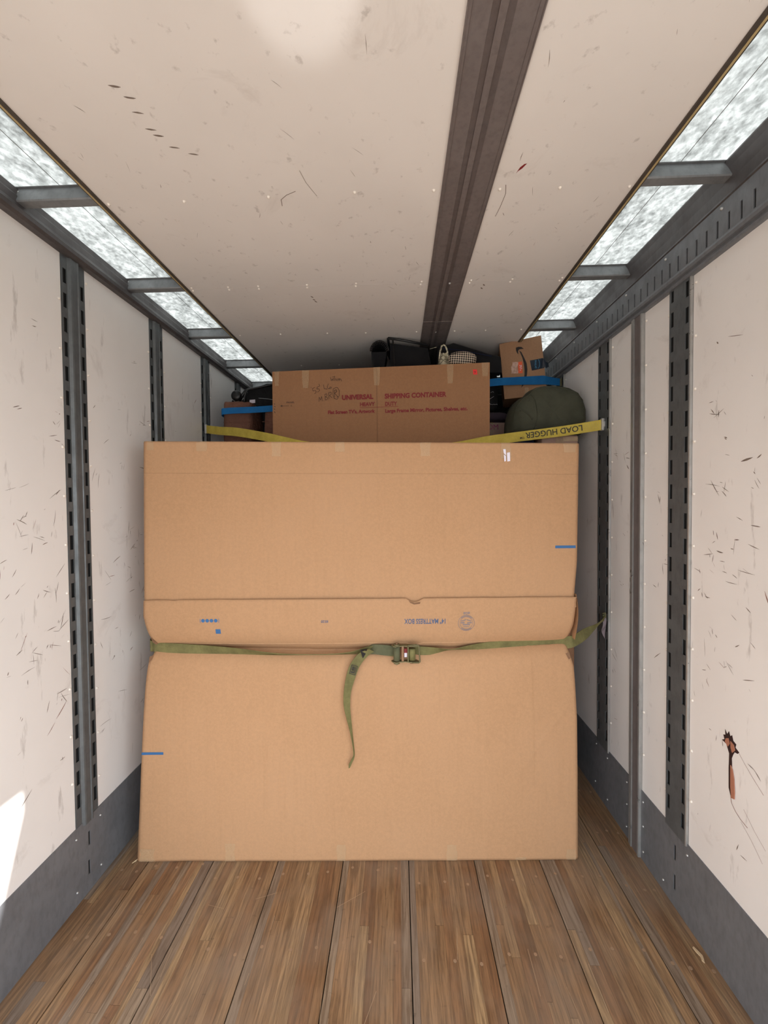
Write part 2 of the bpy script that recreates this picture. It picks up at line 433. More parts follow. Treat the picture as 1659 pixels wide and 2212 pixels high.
# ------------------------------------------------------------------ floor: slab, boards of laminated strips, screws
floor = MB().box(XL - 0.06, XR + 0.06, Y0, Y1, -0.12, -0.022).build('floor', M['black'], kind='structure')
BW = 0.3067
joints = [0.036 + BW * k for k in range(-5, 5)]
unit = MB().box(0, 1, 0, 1, 0, 1).build('wood_strip', M['wood'], floor)
me_wood = unit.data
me_grey = me_wood.copy(); me_grey.materials[0] = M['wood_grey']
first = True
scr = MB()
scr.tube([(0, 0, -0.002), (0, 0, 0.0007)], 0.0062, 10)
screw_src = None
for bi, jx in enumerate(joints):
    x0 = max(jx + 0.0018, XL); x1 = min(jx + BW - 0.0018, XR)
    if x1 - x0 < 0.02: continue
    board = empty('floor_board'); board.parent = floor
    board.location = ((x0 + x1) / 2, 0, 0)
    bx = (x0 + x1) / 2
    MB().box(x0 - bx, x1 - bx, Y0, Y1, -0.022, -0.012).build('board_underside', M['wood_grey'], board)
    ns = max(1, round((x1 - x0) / 0.034)); cuts = [x0]
    for k in range(1, ns): cuts.append(x0 + (x1 - x0) * (k + rnd.uniform(-0.3, 0.3)) / ns)
    cuts.append(x1)
    for k in range(ns):
        if bi % 1 == 0:
            y = Y0; brk = []
            yy = rnd.uniform(0.5, 2.6)
            while yy < 2.2: brk.append(yy); yy += rnd.uniform(0.9, 1.6)
            brk.append(Y1)
            for yb in brk:
                g = (k == 0 and rnd.random() < 0.65) or rnd.random() < 0.13
                o = unit if first else unit.copy()
                if not first: COL.objects.link(o)
                if g and not first: o.data = me_grey
                first = False
                o.parent = board
                gap = 0.00035
                o.location = (cuts[k] + gap / 2 - bx, y + 0.0004, -0.012 + rnd.uniform(-0.0004, 0.0002))
                o.scale = (cuts[k + 1] - cuts[k] - gap, yb - y - 0.0008, 0.012)
                y = yb
    for yr in (1.17, 1.468, 1.766, 2.06, 2.35):
        for fx in (0.17, 0.5, 0.83):
            if not (XL + 0.03 < x0 + (x1 - x0) * fx < XR - 0.03): continue
            sx = x0 + (x1 - x0) * fx + rnd.uniform(-0.012, 0.012) - bx; sy = yr + rnd.uniform(-0.012, 0.012) + 0.03 * math.sin(bi * 2.1)
            if screw_src is None:
                screw_src = scr.build('screw_plug', Mat('worn_screw_head', srgb(158, 130, 104), 0.5, 0.1).m, board); screw_src.location = (sx, sy, 0.0002)
            else: copy_of(screw_src, board, (sx, sy, 0.0002))
# worn scratches in the floor
fs = MB()
for k in range(46):
    x = rnd.uniform(-1.3, 1.1); y = rnd.uniform(1.15, 2.1); a = rnd.gauss(1.55, 0.12) if rnd.random() < 0.8 else rnd.uniform(0, 3.1); L = rnd.uniform(0.02, 0.16)
    stroke(lambda X, Y: (X, Y, 0.0009), [(x, y), (x + math.cos(a) * L, y + math.sin(a) * L)], rnd.uniform(0.0008, 0.002), fs)
fs.build('scratch_marks', Mat('pale_floor_scratch', srgb(172, 146, 118), 0.6).m, floor, kind='stuff')

# ------------------------------------------------------------------ walls
def plate(side, x, y0, y1, z0, z1, slots, t=0.003):
    """vertical plate facing the room with rectangular slots (yc, zc, w, h) punched through; side +1 right wall, -1 left"""
    mb = MB()
    ys = sorted(set([y0, y1] + [s[0] - s[2] / 2 for s in slots] + [s[0] + s[2] / 2 for s in slots]))
    zs = sorted(set([z0, z1] + [s[1] - s[3] / 2 for s in slots] + [s[1] + s[3] / 2 for s in slots]))
    ys = [v for v in ys if y0 <= v <= y1]; zs = [v for v in zs if z0 <= v <= z1]
    def hole(yc, zc): return any(abs(yc - s[0]) < s[2] / 2 and abs(zc - s[1]) < s[3] / 2 for s in slots)
    xb = x + side * t
    keep = {}
    for a in range(len(ys) - 1):
        for b in range(len(zs) - 1): keep[a, b] = not hole((ys[a] + ys[a + 1]) / 2, (zs[b] + zs[b + 1]) / 2)
    for (a, b), k in keep.items():
        if not k: continue
        ya, yb, za, zb = ys[a], ys[a + 1], zs[b], zs[b + 1]
        mb.quad((x, ya, za), (x, yb, za), (x, yb, zb), (x, ya, zb))
        for da, db, e in ((-1, 0, ((ya, za), (ya, zb))), (1, 0, ((yb, za), (yb, zb))), (0, -1, ((ya, za), (yb, za))), (0, 1, ((ya, zb), (yb, zb)))):
            if not keep.get((a + da, b + db), False):
                (p, q), (r, s_) = e; mb.quad((x, p, q), (x, r, s_), (xb, r, s_), (xb, p, q))
    return mb

def rivets(src, parent, x, y, zs, rot):
    for z in zs: copy_of(src, parent, (x, y + rnd.uniform(-0.001, 0.001), z), rot=rot)

def dome():
    mb = MB(); n = 8
    for r, h in ((0.0058, 0), (0.0050, 0.0034), (0.0024, 0.0054)):
        mb.v += [Vector((r * math.cos(2 * math.pi * k / n), r * math.sin(2 * math.pi * k / n), h)) for k in range(n)]
    for a in range(2):
        for k in range(n): mb.f.append((a * n + k, a * n + (k + 1) % n, (a + 1) * n + (k + 1) % n, (a + 1) * n + k))
    mb.f.append(tuple(2 * n + k for k in range(n))); return mb

# ---- left wall
wall_left = MB().box(XL - 0.055, XL - 0.03, Y0, Y1, -0.022, ZS + 0.03).build('wall_left', M['shell'], kind='structure')
edges = [Y0]
for c in PL: edges += [c - 0.062, c + 0.062]
edges.append(Y1)
for k in range(0, len(edges), 2):
    MB().box(XL - 0.012, XL, edges[k], edges[k + 1], 0.30, ZWL + 0.03, 0.0015).build('wall_panel', M['wall'], wall_left)
rv = dome().build('rivet', M['rivet'], wall_left, smooth=True); rv.location = (XL, 1.592, 0.524); rv.rotation_euler = (0, math.pi / 2, 0)
for c in PL:
    post = empty('wall_post'); post.parent = wall_left
    zt = ZWL + 0.012; s1 = [(c - 0.044, 0.38 + 0.1 * k + 0.05, 0.018, 0.06) for k in range(23)]; s2 = [(c + 0.046, 0.36 + 0.1 * k + 0.04, 0.016, 0.06) for k in range(23)]
    plate(-1, XL + 0.002, c - 0.061, c - 0.030, 0.31, zt, s1).build('slotted_flange', M['post'], post)
    plate(-1, XL + 0.002, c + 0.019, c + 0.061, 0.31, zt, s2).build('slotted_flange', M['post'], post)
    rid = MB()
    prof = [(c - 0.031, 0.0), (c - 0.024, 0.010), (c - 0.018, 0.0115), (c + 0.008, 0.0105), (c + 0.012, 0.0135), (c + 0.017, 0.012), (c + 0.020, 0.0)]
    rid.prism([(XL + 0.002 + h, y, 0.31) for y, h in prof], (0, 0, zt - 0.31 - 0.02)); rid.build('ridge', M['post'], post)
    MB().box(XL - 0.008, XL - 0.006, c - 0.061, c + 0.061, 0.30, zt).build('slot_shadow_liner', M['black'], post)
for c in PL[:3]:
    rivets(rv, wall_left, XL, c - 0.073, [0.524 + 0.2 * k for k in range(11) if not (k == 0 and c == PL[0])], (0, math.pi / 2, 0))
    rivets(rv, wall_left, XL, c + 0.073, [0.46 + 0.2 * k for k in range(12)], (0, math.pi / 2, 0))

# ---- right wall, with an unseen side doorway, its outline cut to shape the sun patch
wall_right = MB().box(XR + 0.03, XR + 0.055, 1.2, Y1, -0.022, ZS + 0.03).build('wall_right', M['shell'], kind='structure')
dy, dz = SUN_DIR.y / -SUN_DIR.x * 2.5, SUN_DIR.z / -SUN_DIR.x * 2.5
def door_pt(y, z): return (XR, y - dy, z - dz)
DP = [door_pt(1.371, 0.679), door_pt(1.371, 0.579), door_pt(1.290, 0.328)]
sl = (DP[2][1] - DP[1][1]) / (DP[2][2] - DP[1][2])
low = (XR, DP[2][1] - sl * (DP[2][2] - 0.02), 0.02)
mb = MB()
out = [(XR, 1.2, 0.0), (XR, 1.2, ZS + 0.03), (XR, Y0, ZS + 0.03), (XR, Y0, DP[0][2]), DP[0], DP[1], DP[2], low, (XR, low[1], 0.0)]
def ear(mb, pts, d):   # concave outline built from quads
    a = (XR, 1.2, DP[0][2])
    mb.prism([(XR, Y0, DP[0][2]), (XR, 1.2, DP[0][2]), (XR, 1.2, ZS + 0.03), (XR, Y0, ZS + 0.03)], d)
    mb.prism([DP[1], (XR, 1.2, DP[1][2]), (XR, 1.2, DP[0][2]), DP[0]], d)
    mb.prism([DP[2], (XR, 1.2, DP[2][2]), (XR, 1.2, DP[1][2]), DP[1]], d)
    mb.prism([low, (XR, 1.2, low[2]), (XR, 1.2, DP[2][2]), DP[2]], d)
ear(mb, out, (0.05, 0, 0)); mb.build('doorway_wall', M['wall'], wall_right)

HAT = (1.889, 1.977)
edges = [1.2, PR[0] - 0.061, PR[0] + 0.061, HAT[0], HAT[1], PR[1] - 0.061, PR[1] + 0.061, PR[2] - 0.061, PR[2] + 0.061, PR[3] - 0.061, PR[3] + 0.061, Y1]
for k in range(0, len(edges), 2):
    MB().box(XR, XR + 0.012, edges[k], edges[k + 1], 0.30, ZWR + 0.03, 0.0015).build('wall_panel', M['wall'], wall_right)
for c in PR:
    post = empty('wall_post'); post.parent = wall_right
    xs = XR - 0.009
    s = [(c + 0.044, 0.42 + 0.1 * k, 0.017, 0.06) for k in range(22)] + [(c - 0.040, 0.402 + 0.1 * k, 0.017, 0.061) for k in range(22)]
    plate(1, xs, c - 0.056, c + 0.061, 0.315, ZWR + 0.005, s).build('slotted_plate', M['post'], post)
    MB().prism([(XR, c - 0.061, 0.315), (xs, c - 0.060, 0.315), (xs - 0.001, c - 0.0555, 0.315), (XR, c - 0.055, 0.315)], (0, 0, ZWR - 0.31)).build('post_edge', M['post_edge'], post, label='bright rolled edge of the post')
    MB().box(XR - 0.004, XR, c + 0.058, c + 0.061, 0.315, ZWR).build('post_edge', M['post'], post)
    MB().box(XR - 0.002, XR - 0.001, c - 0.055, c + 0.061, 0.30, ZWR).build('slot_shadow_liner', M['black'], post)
rvr = dome().build('rivet', M['rivet'], wall_right, smooth=True); rvr.location = (XR, 1.575, 0.508); rvr.rotation_euler = (0, -math.pi / 2, 0)
for yv, z0 in ((PR[0] - 0.075, 0.708), (PR[0] + 0.073, 0.45), (HAT[0] - 0.012, 0.50), (HAT[1] + 0.012, 0.45), (PR[1] - 0.075, 0.49), (PR[1] + 0.073, 0.52), (PR[2] - 0.075, 0.5)):
    rivets(rvr, wall_right, XR, yv, [z0 + 0.2 * k for k in range(11) if z0 + 0.2 * k < ZWR - 0.01], (0, -math.pi / 2, 0))
# hat channel running over the kick plate down to the floor
hat = empty('wall_channel'); hat.parent = wall_right
MB().prism([(XR, HAT[0], 0), (XR - 0.016, HAT[0] + 0.001, 0), (XR - 0.0165, HAT[0] + 0.010, 0), (XR, HAT[0] + 0.012, 0)], (0, 0, ZWR)).build('channel_edge', M['post_edge'], hat, label='bright front lip of the channel')
MB().box(XR - 0.012, XR, HAT[0] + 0.012, HAT[0] + 0.058, 0, ZWR).build('channel_web', M['strip'], hat)
for q in range(3):
    MB().box(XR - 0.017 + 0.002 * q, XR, HAT[0] + 0.060 + q * 0.010, HAT[0] + 0.066 + q * 0.010, 0, ZWR).build('channel_bead', M['post_edge'], hat)

# kick plates
kl = plate(-1, XL + 0.004, Y0, Y1, 0.0, 0.324, [(1.669, 0.231, 0.011, 0.062), (1.665, 0.106, 0.011, 0.062)], 0.003).build('baseboard_left', M['kick'], kind='structure')
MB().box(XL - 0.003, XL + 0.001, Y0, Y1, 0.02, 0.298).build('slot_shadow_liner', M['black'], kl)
MB().box(XL - 0.01, XL + 0.0035, Y0, Y1, 0.3235, 0.3245).build('top_lip', M['kick'], kl)
kr = plate(1, XR - 0.004, 0.42, Y1, 0.0, 0.324, [(1.659, 0.230, 0.011, 0.064), (1.660, 0.104, 0.011, 0.064)], 0.003).build('baseboard_right', M['kick'], kind='structure')
MB().box(XR - 0.001, XR + 0.003, 1.2, Y1, 0.02, 0.298).build('slot_shadow_liner', M['black'], kr)
MB().box(XR - 0.0035, XR + 0.01, 0.42, Y1, 0.3235, 0.3245).build('top_lip', M['kick'], kr)
ks = dome().build('screw', M['screw'], kl, smooth=True); ks.location = (XL + 0.004, 1.599, 0.281); ks.rotation_euler = (0, math.pi / 2, 0); ks.scale = (0.8, 0.8, 0.8)
for y, z in ((1.735, 0.28), (1.733, 0.053), (1.597, 0.056), (2.18, 0.28), (2.30, 0.05), (2.18, 0.05)): copy_of(ks, kl, (XL + 0.004, y, z), rot=(0, math.pi / 2, 0))
ks2 = dome().build('screw', M['screw'], kr, smooth=True); ks2.location = (XR - 0.004, 1.588, 0.281); ks2.rotation_euler = (0, -math.pi / 2, 0); ks2.scale = (0.8, 0.8, 0.8)
for y, z in ((1.728, 0.048), (1.872, 0.279), (1.871, 0.164), (1.869, 0.045), (2.005, 0.279), (2.004, 0.169), (2.006, 0.053), (2.191, 0.28), (2.312, 0.287), (2.189, 0.052), (2.322, 0.061)):
    copy_of(ks2, kr, (XR - 0.004, y, z), rot=(0, -math.pi / 2, 0))

# front bulkhead and closed end
MB().box(XL - 0.05, XR + 0.05, Y1, Y1 + 0.05, -0.02, ZS + 0.03).build('wall_back', M['shell'], kind='structure')

MB().box(XL - 0.05, XR + 0.05, Y0 - 0.06, Y0, 2.22, ZS + 0.03).build('added_header', M['wall'], kind='structure')   # unseen header added at the rear to darken the carton's upper half

# ------------------------------------------------------------------ ceiling
ceiling = MB().box(-1.10, 0.88, Y0, Y1, ZS + 0.004, ZS + 0.03).build('ceiling', M['shell'], kind='structure')
for ya, yb in ((Y0, 0.78), (0.7812, 1.9962), (1.9978, 3.215), (3.2166, Y1)):
    MB().box(-1.047, 0.822, ya, yb, ZL, ZL + 0.005).build('ceiling_panel', M['ceil'], ceiling)
MB().box(-1.047, 0.822, Y0, Y1, ZL + 0.0055, ZS).build('ceiling_core', M['black'], ceiling)
crv = dome().build('screw', M['rivet'], ceiling, smooth=True); crv.rotation_euler = (math.pi, 0, 0); crv.location = (-1.0256, 1.4227, ZL)
for x, y in [(-0.7505, 1.4225), (-0.4454, 1.4154), (-0.1415, 1.4087), (0.1322, 1.4133), (0.3598, 1.4179), (0.5655, 1.4214), (0.802, 1.4264),
             (-0.7377, 2.546), (-0.4392, 2.5489), (-0.1956, 2.5558), (0.1252, 2.5586), (0.365, 2.56), (0.5585, 2.56), (0.78, 2.56), (-1.0, 2.55),
             (-0.7458, 3.1283), (-0.45, 3.13)]: copy_of(crv, ceiling, (x, y, ZL), rot=(math.pi, 0, 0))
for x in (-1.02, -0.8347, -0.6831, -0.44, -0.1968, 0.1245, 0.3646, 0.5623, 0.8008):
    copy_of(crv, ceiling, (x, 1.984, ZL), rot=(math.pi, 0, 0)); copy_of(crv, ceiling, (x - 0.004, 2.008, ZL), rot=(math.pi, 0, 0))
# dark strip along the ceiling
st = empty('trim_1', kind='structure')
for ya, yb in ((Y0, 2.412), (2.4175, Y1)):
    MB().box(0.158, 0.330, ya, yb, ZL - 0.004, ZL).build('strip_plate', M['strip'], st)
    for xa, xb, h, mt in ((0.158, 0.161, 0.006, 'strip'), (0.170, 0.172, 0.0055, 'strip'), (0.213, 0.229, 0.0048, 'strip_dark'), (0.229, 0.247, 0.0075, 'strip'), (0.247, 0.265, 0.0048, 'strip_dark'), (0.315, 0.317, 0.0055, 'strip'), (0.327, 0.330, 0.006, 'strip')):
        MB().box(xa, xb, ya, yb, ZL - h, ZL - 0.0035).build('strip_rib', M[mt], st)
MB().box(0.158, 0.330, 2.412, 2.4175, ZL - 0.0022, ZL).build('strip_joint', M['rivet'], st)
for x, y in ((0.262, 1.997), (0.246, 2.557)):
    o = dome().build('screw', M['screw'], st, smooth=True); o.rotation_euler = (math.pi, 0, 0); o.location = (x, y, ZL - 0.0045)
# trims along both liner edges
for n, x, s in (('trim_2', -1.047, -1), ('trim_3', 0.822, 1)):
    e = empty(n, kind='structure')
    def bb(a, b): return (min(x + s * a, x + s * b), max(x + s * a, x + s * b))
    a, b = bb(-0.007, 0.004); MB().box(a, b, Y0, Y1, ZL - 0.006, ZL + 0.012).build('trim_flange', M['trim'], e)
    a, b = bb(0.0035, 0.0100); MB().box(a, b, Y0, Y1, ZL - 0.007, ZL + 0.016).build('plywood_edge', M['trim_tan'], e)
    a, b = bb(0.0095, 0.016); MB().box(a, b, Y0, Y1, ZL - 0.004, ZS).build('trim_flange', M['trim'], e)
# translucent roof panels, one sheet per side, and the bows crossing below them
w1 = MB().box(XL - 0.02, -1.047, Y0, Y1, ZS, ZS + 0.003).build('window_1', M['sky'], kind='structure')
w2 = MB().box(0.822, XR + 0.02, Y0, Y1, ZS, ZS + 0.003).build('window_2', M['sky'], kind='structure')
for k, xx in ((w1, -1.20), (w2, 0.965)):
    MB().box(xx, xx + 0.0016, Y0, Y1, ZS - 0.0012, ZS).build('sheet_seam', Mat('panel_seam', srgb(120, 120, 118), 0.6).m, k)
YB = [0.23, 0.815, 1.400, 1.988, 2.572, 3.145, 3.72]
for (xa, xb) in ((XL - 0.01, -1.063), (0.838, XR + 0.01)):
    for yb in YB:
        bw = empty('roof_bow'); bw.parent = ceiling
        MB().prism([(xa, yb + 0.022, ZS - 0.001), (xa, yb + 0.001, ZL + 0.010), (xa, yb + 0.004, ZL + 0.0055), (xa, yb + 0.038, ZL + 0.0055), (xa, yb + 0.041, ZL + 0.010), (xa, yb + 0.030, ZS - 0.001)], (xb - xa, 0, 0)).build('bow_channel', M['bow'], bw)
        MB().box(xa, xb, yb + 0.014, yb + 0.050, ZS - 0.003, ZS - 0.001).build('bow_flange', M['bow'], bw)

# ------------------------------------------------------------------ top rails
rl = empty('trim_4', kind='structure')
prof = [(0, 2.712), (0.022, 2.716), (0.032, 2.726), (0.033, 2.742), (0.022, 2.752), (0.017, 2.765), (0.017, 2.790), (0.010, 2.800), (0.010, 2.822), (0.002, 2.829), (-0.02, 2.829), (-0.02, 2.712)]
MB().prism([(XL + a, Y0, z) for a, z in prof][::-1], (0, Y1 - Y0, 0)).build('rail_body', M['rail'], rl)
MB().box(XL + 0.0, XL + 0.0035, Y0, Y1, 2.8265, 2.8285).build('rail_lip', M['post_edge'], rl)
for yb in YB:
    o = dome().build('screw', M['screw'], rl, smooth=True); o.rotation_euler = (0, math.pi / 2, 0); o.location = (XL + 0.010, yb + 0.02, 2.812)
rr = empty('trim_5', kind='structure')
sl_ = [(1.272 + 0.0493 * k, 2.632, 0.0085, 0.06) for k in range(-38, 58)]
plate(1, XR - 0.006, Y0, Y1, 2.592, 2.712, sl_, 0.006).build('slotted_track', M['kick'], rr)
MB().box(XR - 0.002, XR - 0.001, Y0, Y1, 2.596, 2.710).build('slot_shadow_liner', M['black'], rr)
lip = [(0, 2.540), (0.014, 2.542), (0.016, 2.549), (0.014, 2.553), (0.007, 2.555), (0.007, 2.566), (0.017, 2.569), (0.019, 2.580), (0.016, 2.590), (0.006, 2.594), (0, 2.594)]
MB().prism([(XR - a, Y0, z) for a, z in lip], (0, Y1 - Y0, 0)).build('rail_lip', M['kick'], rr)
cv = [(0.006, 2.710), (0.010, 2.714), (0.008, 2.722), (0.010, 2.76), (0.016, 2.80), (0.022, 2.822), (0.020, 2.829), (-0.02, 2.829), (-0.02, 2.710)]
MB().prism([(XR - a, Y0, z) for a, z in cv], (0, Y1 - Y0, 0)).build('rail_cove', M['rail'], rr)
for k in range(9):
    o = dome().build('screw', M['screw'], rr, smooth=True); o.rotation_euler = (0, -math.pi / 2, 0); o.location = (XR - 0.006, 1.45 + 0.29 * k, 2.692)

# ------------------------------------------------------------------ scuffs and damage on the liners
def sliver(mb, fn, x, y, a, L, w):
    c, s = math.cos(a), math.sin(a)
    n = 4; up = []; dn = []
    bend = rnd.uniform(-0.15, 0.15)
    for k in range(n + 1):
        t = k / n; ww = w * (0.15 + math.sin(math.pi * t) * rnd.uniform(0.6, 1.0)) / 2; l = (t - 0.5) * L; o = bend * L * (t - 0.5) ** 2
        up.append(fn(x + c * l - s * (ww + o), y + s * l + c * (ww + o))); dn.append(fn(x + c * l - s * (-ww + o), y + s * l + c * (-ww + o)))
    mb.poly(up + dn[::-1])
mbs = MB(); mbb = MB()
fR = lambda y, z: (XR - 0.0006, y, z)
fL = lambda y, z: (XL + 0.0006, y, z)
def scatter(fn, y0, y1, z0, z1, n, posts):
    for _ in range(n):
        y = rnd.uniform(y0, y1); z = rnd.gauss(1.35, 0.5)
        if not (z0 < z < z1) or any(abs(y - p) < 0.085 for p in posts): continue
        for q in range(rnd.choice((1, 1, 1, 2, 3))):
            a = rnd.choice((rnd.gauss(0.35, 0.3), rnd.gauss(1.3, 0.3))) if rnd.random() < 0.9 else rnd.gauss(-0.5, 0.3)
            sliver(mbb if rnd.random() < 0.12 else mbs, fn, y + rnd.uniform(-0.02, 0.02), z + rnd.uniform(-0.02, 0.02), a, rnd.choice((rnd.uniform(0.006, 0.03), rnd.uniform(0.02, 0.07))), rnd.uniform(0.0006, 0.0035))
scatter(fR, 1.26, 1.57, 0.45, 2.3, 60, PR)
scatter(fR, 1.73, 2.2, 0.4, 2.3, 40, PR + [1.933])
for y, z, a, L, w in ((1.345, 1.815, 2.95, 0.045, 0.007), (1.31, 1.60, 0.1, 0.035, 0.004), (1.38, 1.55, -0.1, 0.02, 0.004), (1.30, 1.82, -0.6, 0.02, 0.004), (1.43, 1.90, 0.4, 0.015, 0.004), (1.43, 1.895, 0.5, 0.012, 0.003), (1.47, 2.24, 0.9, 0.012, 0.006), (1.45, 1.50, 0.15, 0.03, 0.005), (2.02, 1.85, 0.9, 0.03, 0.006), (1.40, 1.40, 0.02, 0.05, 0.002)): sliver(mbs, fR, y, z, a, L, w)
mbs.build('scuff_marks', M['scuff'], wall_right, kind='stuff'); mbb.build('brown_scuff_marks', M['scuff_brown'], wall_right, kind='stuff')
mbs = MB(); mbb = MB()
scatter(fL, 1.26, 1.58, 0.45, 2.45, 75, PL)
scatter(fL, 1.74, 2.17, 0.4, 2.45, 50, PL); scatter(fL, 2.32, 2.75, 2.0, 2.5, 14, PL)
sliver(mbb, fL, 1.55, 0.86, 0.75, 0.07, 0.004); sliver(mbb, fL, 1.50, 0.81, 0.75, 0.05, 0.003); sliver(mbb, fL, 1.31, 2.01, -0.5, 0.05, 0.010)
mbs.build('scuff_marks', M['scuff'], wall_left, kind='stuff'); mbb.build('brown_scuff_marks', M['scuff_brown'], wall_left, kind='stuff')
mbs = MB(); fC = lambda x, y: (x, y, ZL - 0.0005)
for _ in range(60):
    x = rnd.uniform(-0.98, 0.78); y = rnd.uniform(0.9, 2.45)
    if 0.13 < x < 0.35: continue
    sliver(mbs, fC, x, y, rnd.uniform(0.6, 2.2), rnd.uniform(0.006, 0.05), rnd.uniform(0.0006, 0.002))
for x, y in ((-0.72, 1.03), (-0.70, 1.06), (-0.705, 1.10), (-0.70, 1.15), (-0.69, 1.17), (-0.665, 1.21), (-0.62, 1.235)): sliver(mbs, fC, x, y, 0.2, 0.03, 0.006)
stroke(fC, [(-0.41, 1.46), (-0.405, 1.43), (-0.38, 1.41), (-0.345, 1.395)], 0.0022, mbs); stroke(fC, [(-0.31, 1.31), (-0.30, 1.36), (-0.275, 1.42)], 0.0014, mbs)
stroke(fC, [(0.375, 1.40), (0.385, 1.44), (0.382, 1.50), (0.376, 1.55)], 0.002, mbs)
for x, y in ((-0.44, 2.10), (-0.435, 2.13), (-0.43, 2.15), (0.43, 2.06), (0.435, 2.03)): sliver(mbs, fC, x, y, 1.0, 0.02, 0.009)
mbs.build('scuff_marks', M['scuff'], ceiling, kind='stuff')
rm = MB(); rm.poly([fC(0.395, 1.355), fC(0.402, 1.33), fC(0.412, 1.318), fC(0.420, 1.316), fC(0.410, 1.335), fC(0.400, 1.345)]); rm.build('red_mark', M['red_ink'], ceiling)
# torn hole in the right wall
hole = empty('wall_damage'); hole.parent = wall_right
def onR(pts, d=0.0012): return [(XR - d, y, z) for y, z in pts]
MB().prism(onR([(1.425, 0.862), (1.416, 0.866), (1.418, 0.884), (1.409, 0.872), (1.402, 0.886), (1.396, 0.872), (1.389, 0.880), (1.384, 0.864), (1.372, 0.858), (1.375, 0.846), (1.360, 0.838), (1.366, 0.830), (1.378, 0.828), (1.384, 0.815), (1.389, 0.80), (1.387, 0.76), (1.3885, 0.70), (1.392, 0.668), (1.4, 0.69), (1.401, 0.76), (1.3995, 0.81), (1.408, 0.828), (1.412, 0.836), (1.431, 0.840), (1.420, 0.848)]), (0.001, 0, 0)).build('torn_opening', M['hole_dark'], hole)
MB().prism(onR([(1.413, 0.855), (1.402, 0.862), (1.396, 0.846), (1.404, 0.832), (1.416, 0.842)], 0.003), (0.0015, 0, 0)).build('torn_plywood', M['hole'], hole)
MB().prism(onR([(1.392, 0.858), (1.379, 0.852), (1.374, 0.836), (1.385, 0.822), (1.391, 0.836)], 0.004), (0.002, 0, 0)).build('torn_plywood', M['hole'], hole)
MB().prism(onR([(1.391, 0.775), (1.383, 0.765), (1.376, 0.735), (1.373, 0.69), (1.374, 0.668), (1.386, 0.664), (1.390, 0.70)], 0.004), (0.0025, 0, 0)).build('torn_plywood', M['hole'], hole)
cr = stroke(fR, [(1.392, 0.668), (1.388, 0.645), (1.372, 0.628), (1.352, 0.617), (1.325, 0.61)], 0.0022)
stroke(fR, [(1.366, 0.84), (1.34, 0.815), (1.31, 0.79), (1.27, 0.76)], 0.0012, cr); stroke(fR, [(1.34, 0.66), (1.30, 0.62), (1.26, 0.59)], 0.0010, cr); stroke(fR, [(1.35, 0.61), (1.31, 0.58), (1.27, 0.54)], 0.0010, cr)
cr.build('crack', M['scuff_brown'], hole)

# wood splinters lying on the floor
s1 = MB().prism([(1.098, 1.505, 0.002), (1.104, 1.49, 0.002), (1.109, 1.475, 0.002), (1.104, 1.462, 0.002), (1.099, 1.452, 0.002), (1.095, 1.46, 0.002), (1.099, 1.474, 0.002), (1.094, 1.488, 0.002), (1.092, 1.502, 0.002)], (0, 0, 0.004)).build('wood_splinter', M['splinter'])
tag(s1, 'pale bent wood splinter on the floor by the right kick plate', 'splinter')
s2 = MB().tube([(-1.262, 1.795, 0.003), (-1.252, 1.808, 0.004), (-1.247, 1.83, 0.003)], [0.0012, 0.003, 0.001], 6).build('wood_splinter', M['splinter'])
tag(s2, 'small pale splinter at the bottom left corner of the big carton', 'splinter')

# ------------------------------------------------------------------ the big mattress carton
A = Vector((-1.236, 1.806, 0.0)); U = Vector((2.061, 0.062, 0.0)).normalized(); V = Vector((0, 0.058, 2.0)).normalized(); N = V.cross(U)
if N.y < 0: N = -N
def lerp_tab(t, tab):
    if t <= tab[0][0]: return tab[0][1]
    for (a, x), (b, y) in zip(tab, tab[1:]):
        if t <= b: return x + (y - x) * (t - a) / (b - a)
    return tab[-1][1]
VS = 0.985
def dent(u, v):
    vs = strap_v(u)
    e = abs(v - vs)
    k = 0.062 if v > vs else 0.044
    d = k * math.exp(-e / (0.050 if v > vs else 0.034)) + 0.016 * math.exp(-e / 0.22)
    d += 0.020 * math.exp(-((u - 1.07) / 0.075) ** 2 - ((v - 0.62) / 0.24) ** 2)
    d += 0.004 * noise.noise(Vector((u * 1.7, v * 1.7, 3.1))) + 0.0016 * noise.noise(Vector((u * 6, v * 6, 9.1)))
    # pressed fold lines in the board
    for uc, s, va, vb in ((0.602, 1, 0.20, 1.2), (0.655, -1, 0.55, 0.86), (0.70, -1, 0.2, 0.75), (1.62, 1, 0.1, 1.2), (1.86, -1, 0.35, 1.0), (0.42, -1, 0.72, 1.0)):
        if va < v < vb: d += s * 0.0024 * math.exp(-((u - uc) / 0.006) ** 2)
    # diagonal crease low on the right
    q = (v - 0.55) - (u - 1.90) * 1.35
    if 1.78 < u < 2.04 and abs(q) < 0.05: d -= 0.0035 * math.exp(-(q / 0.009) ** 2)
    return d
def strap_v(u): return lerp_tab(u, [(0, 0.985), (0.5, 0.978), (0.93, 0.968), (1.1, 0.972), (1.5, 0.972), (1.75, 0.985), (2.06, 1.000)])
LEFT = [(0, -0.010), (0.5, 0.012), (0.79, 0.026), (0.93, 0.036), (0.975, 0.052), (1.02, 0.050), (1.08, 0.034), (1.16, 0.020), (1.235, 0.024)]
RIGHT = [(0, 2.070), (0.67, 2.072), (0.90, 2.064), (0.98, 2.046), (1.02, 2.048), (1.10, 2.066), (1.235, 2.078)]
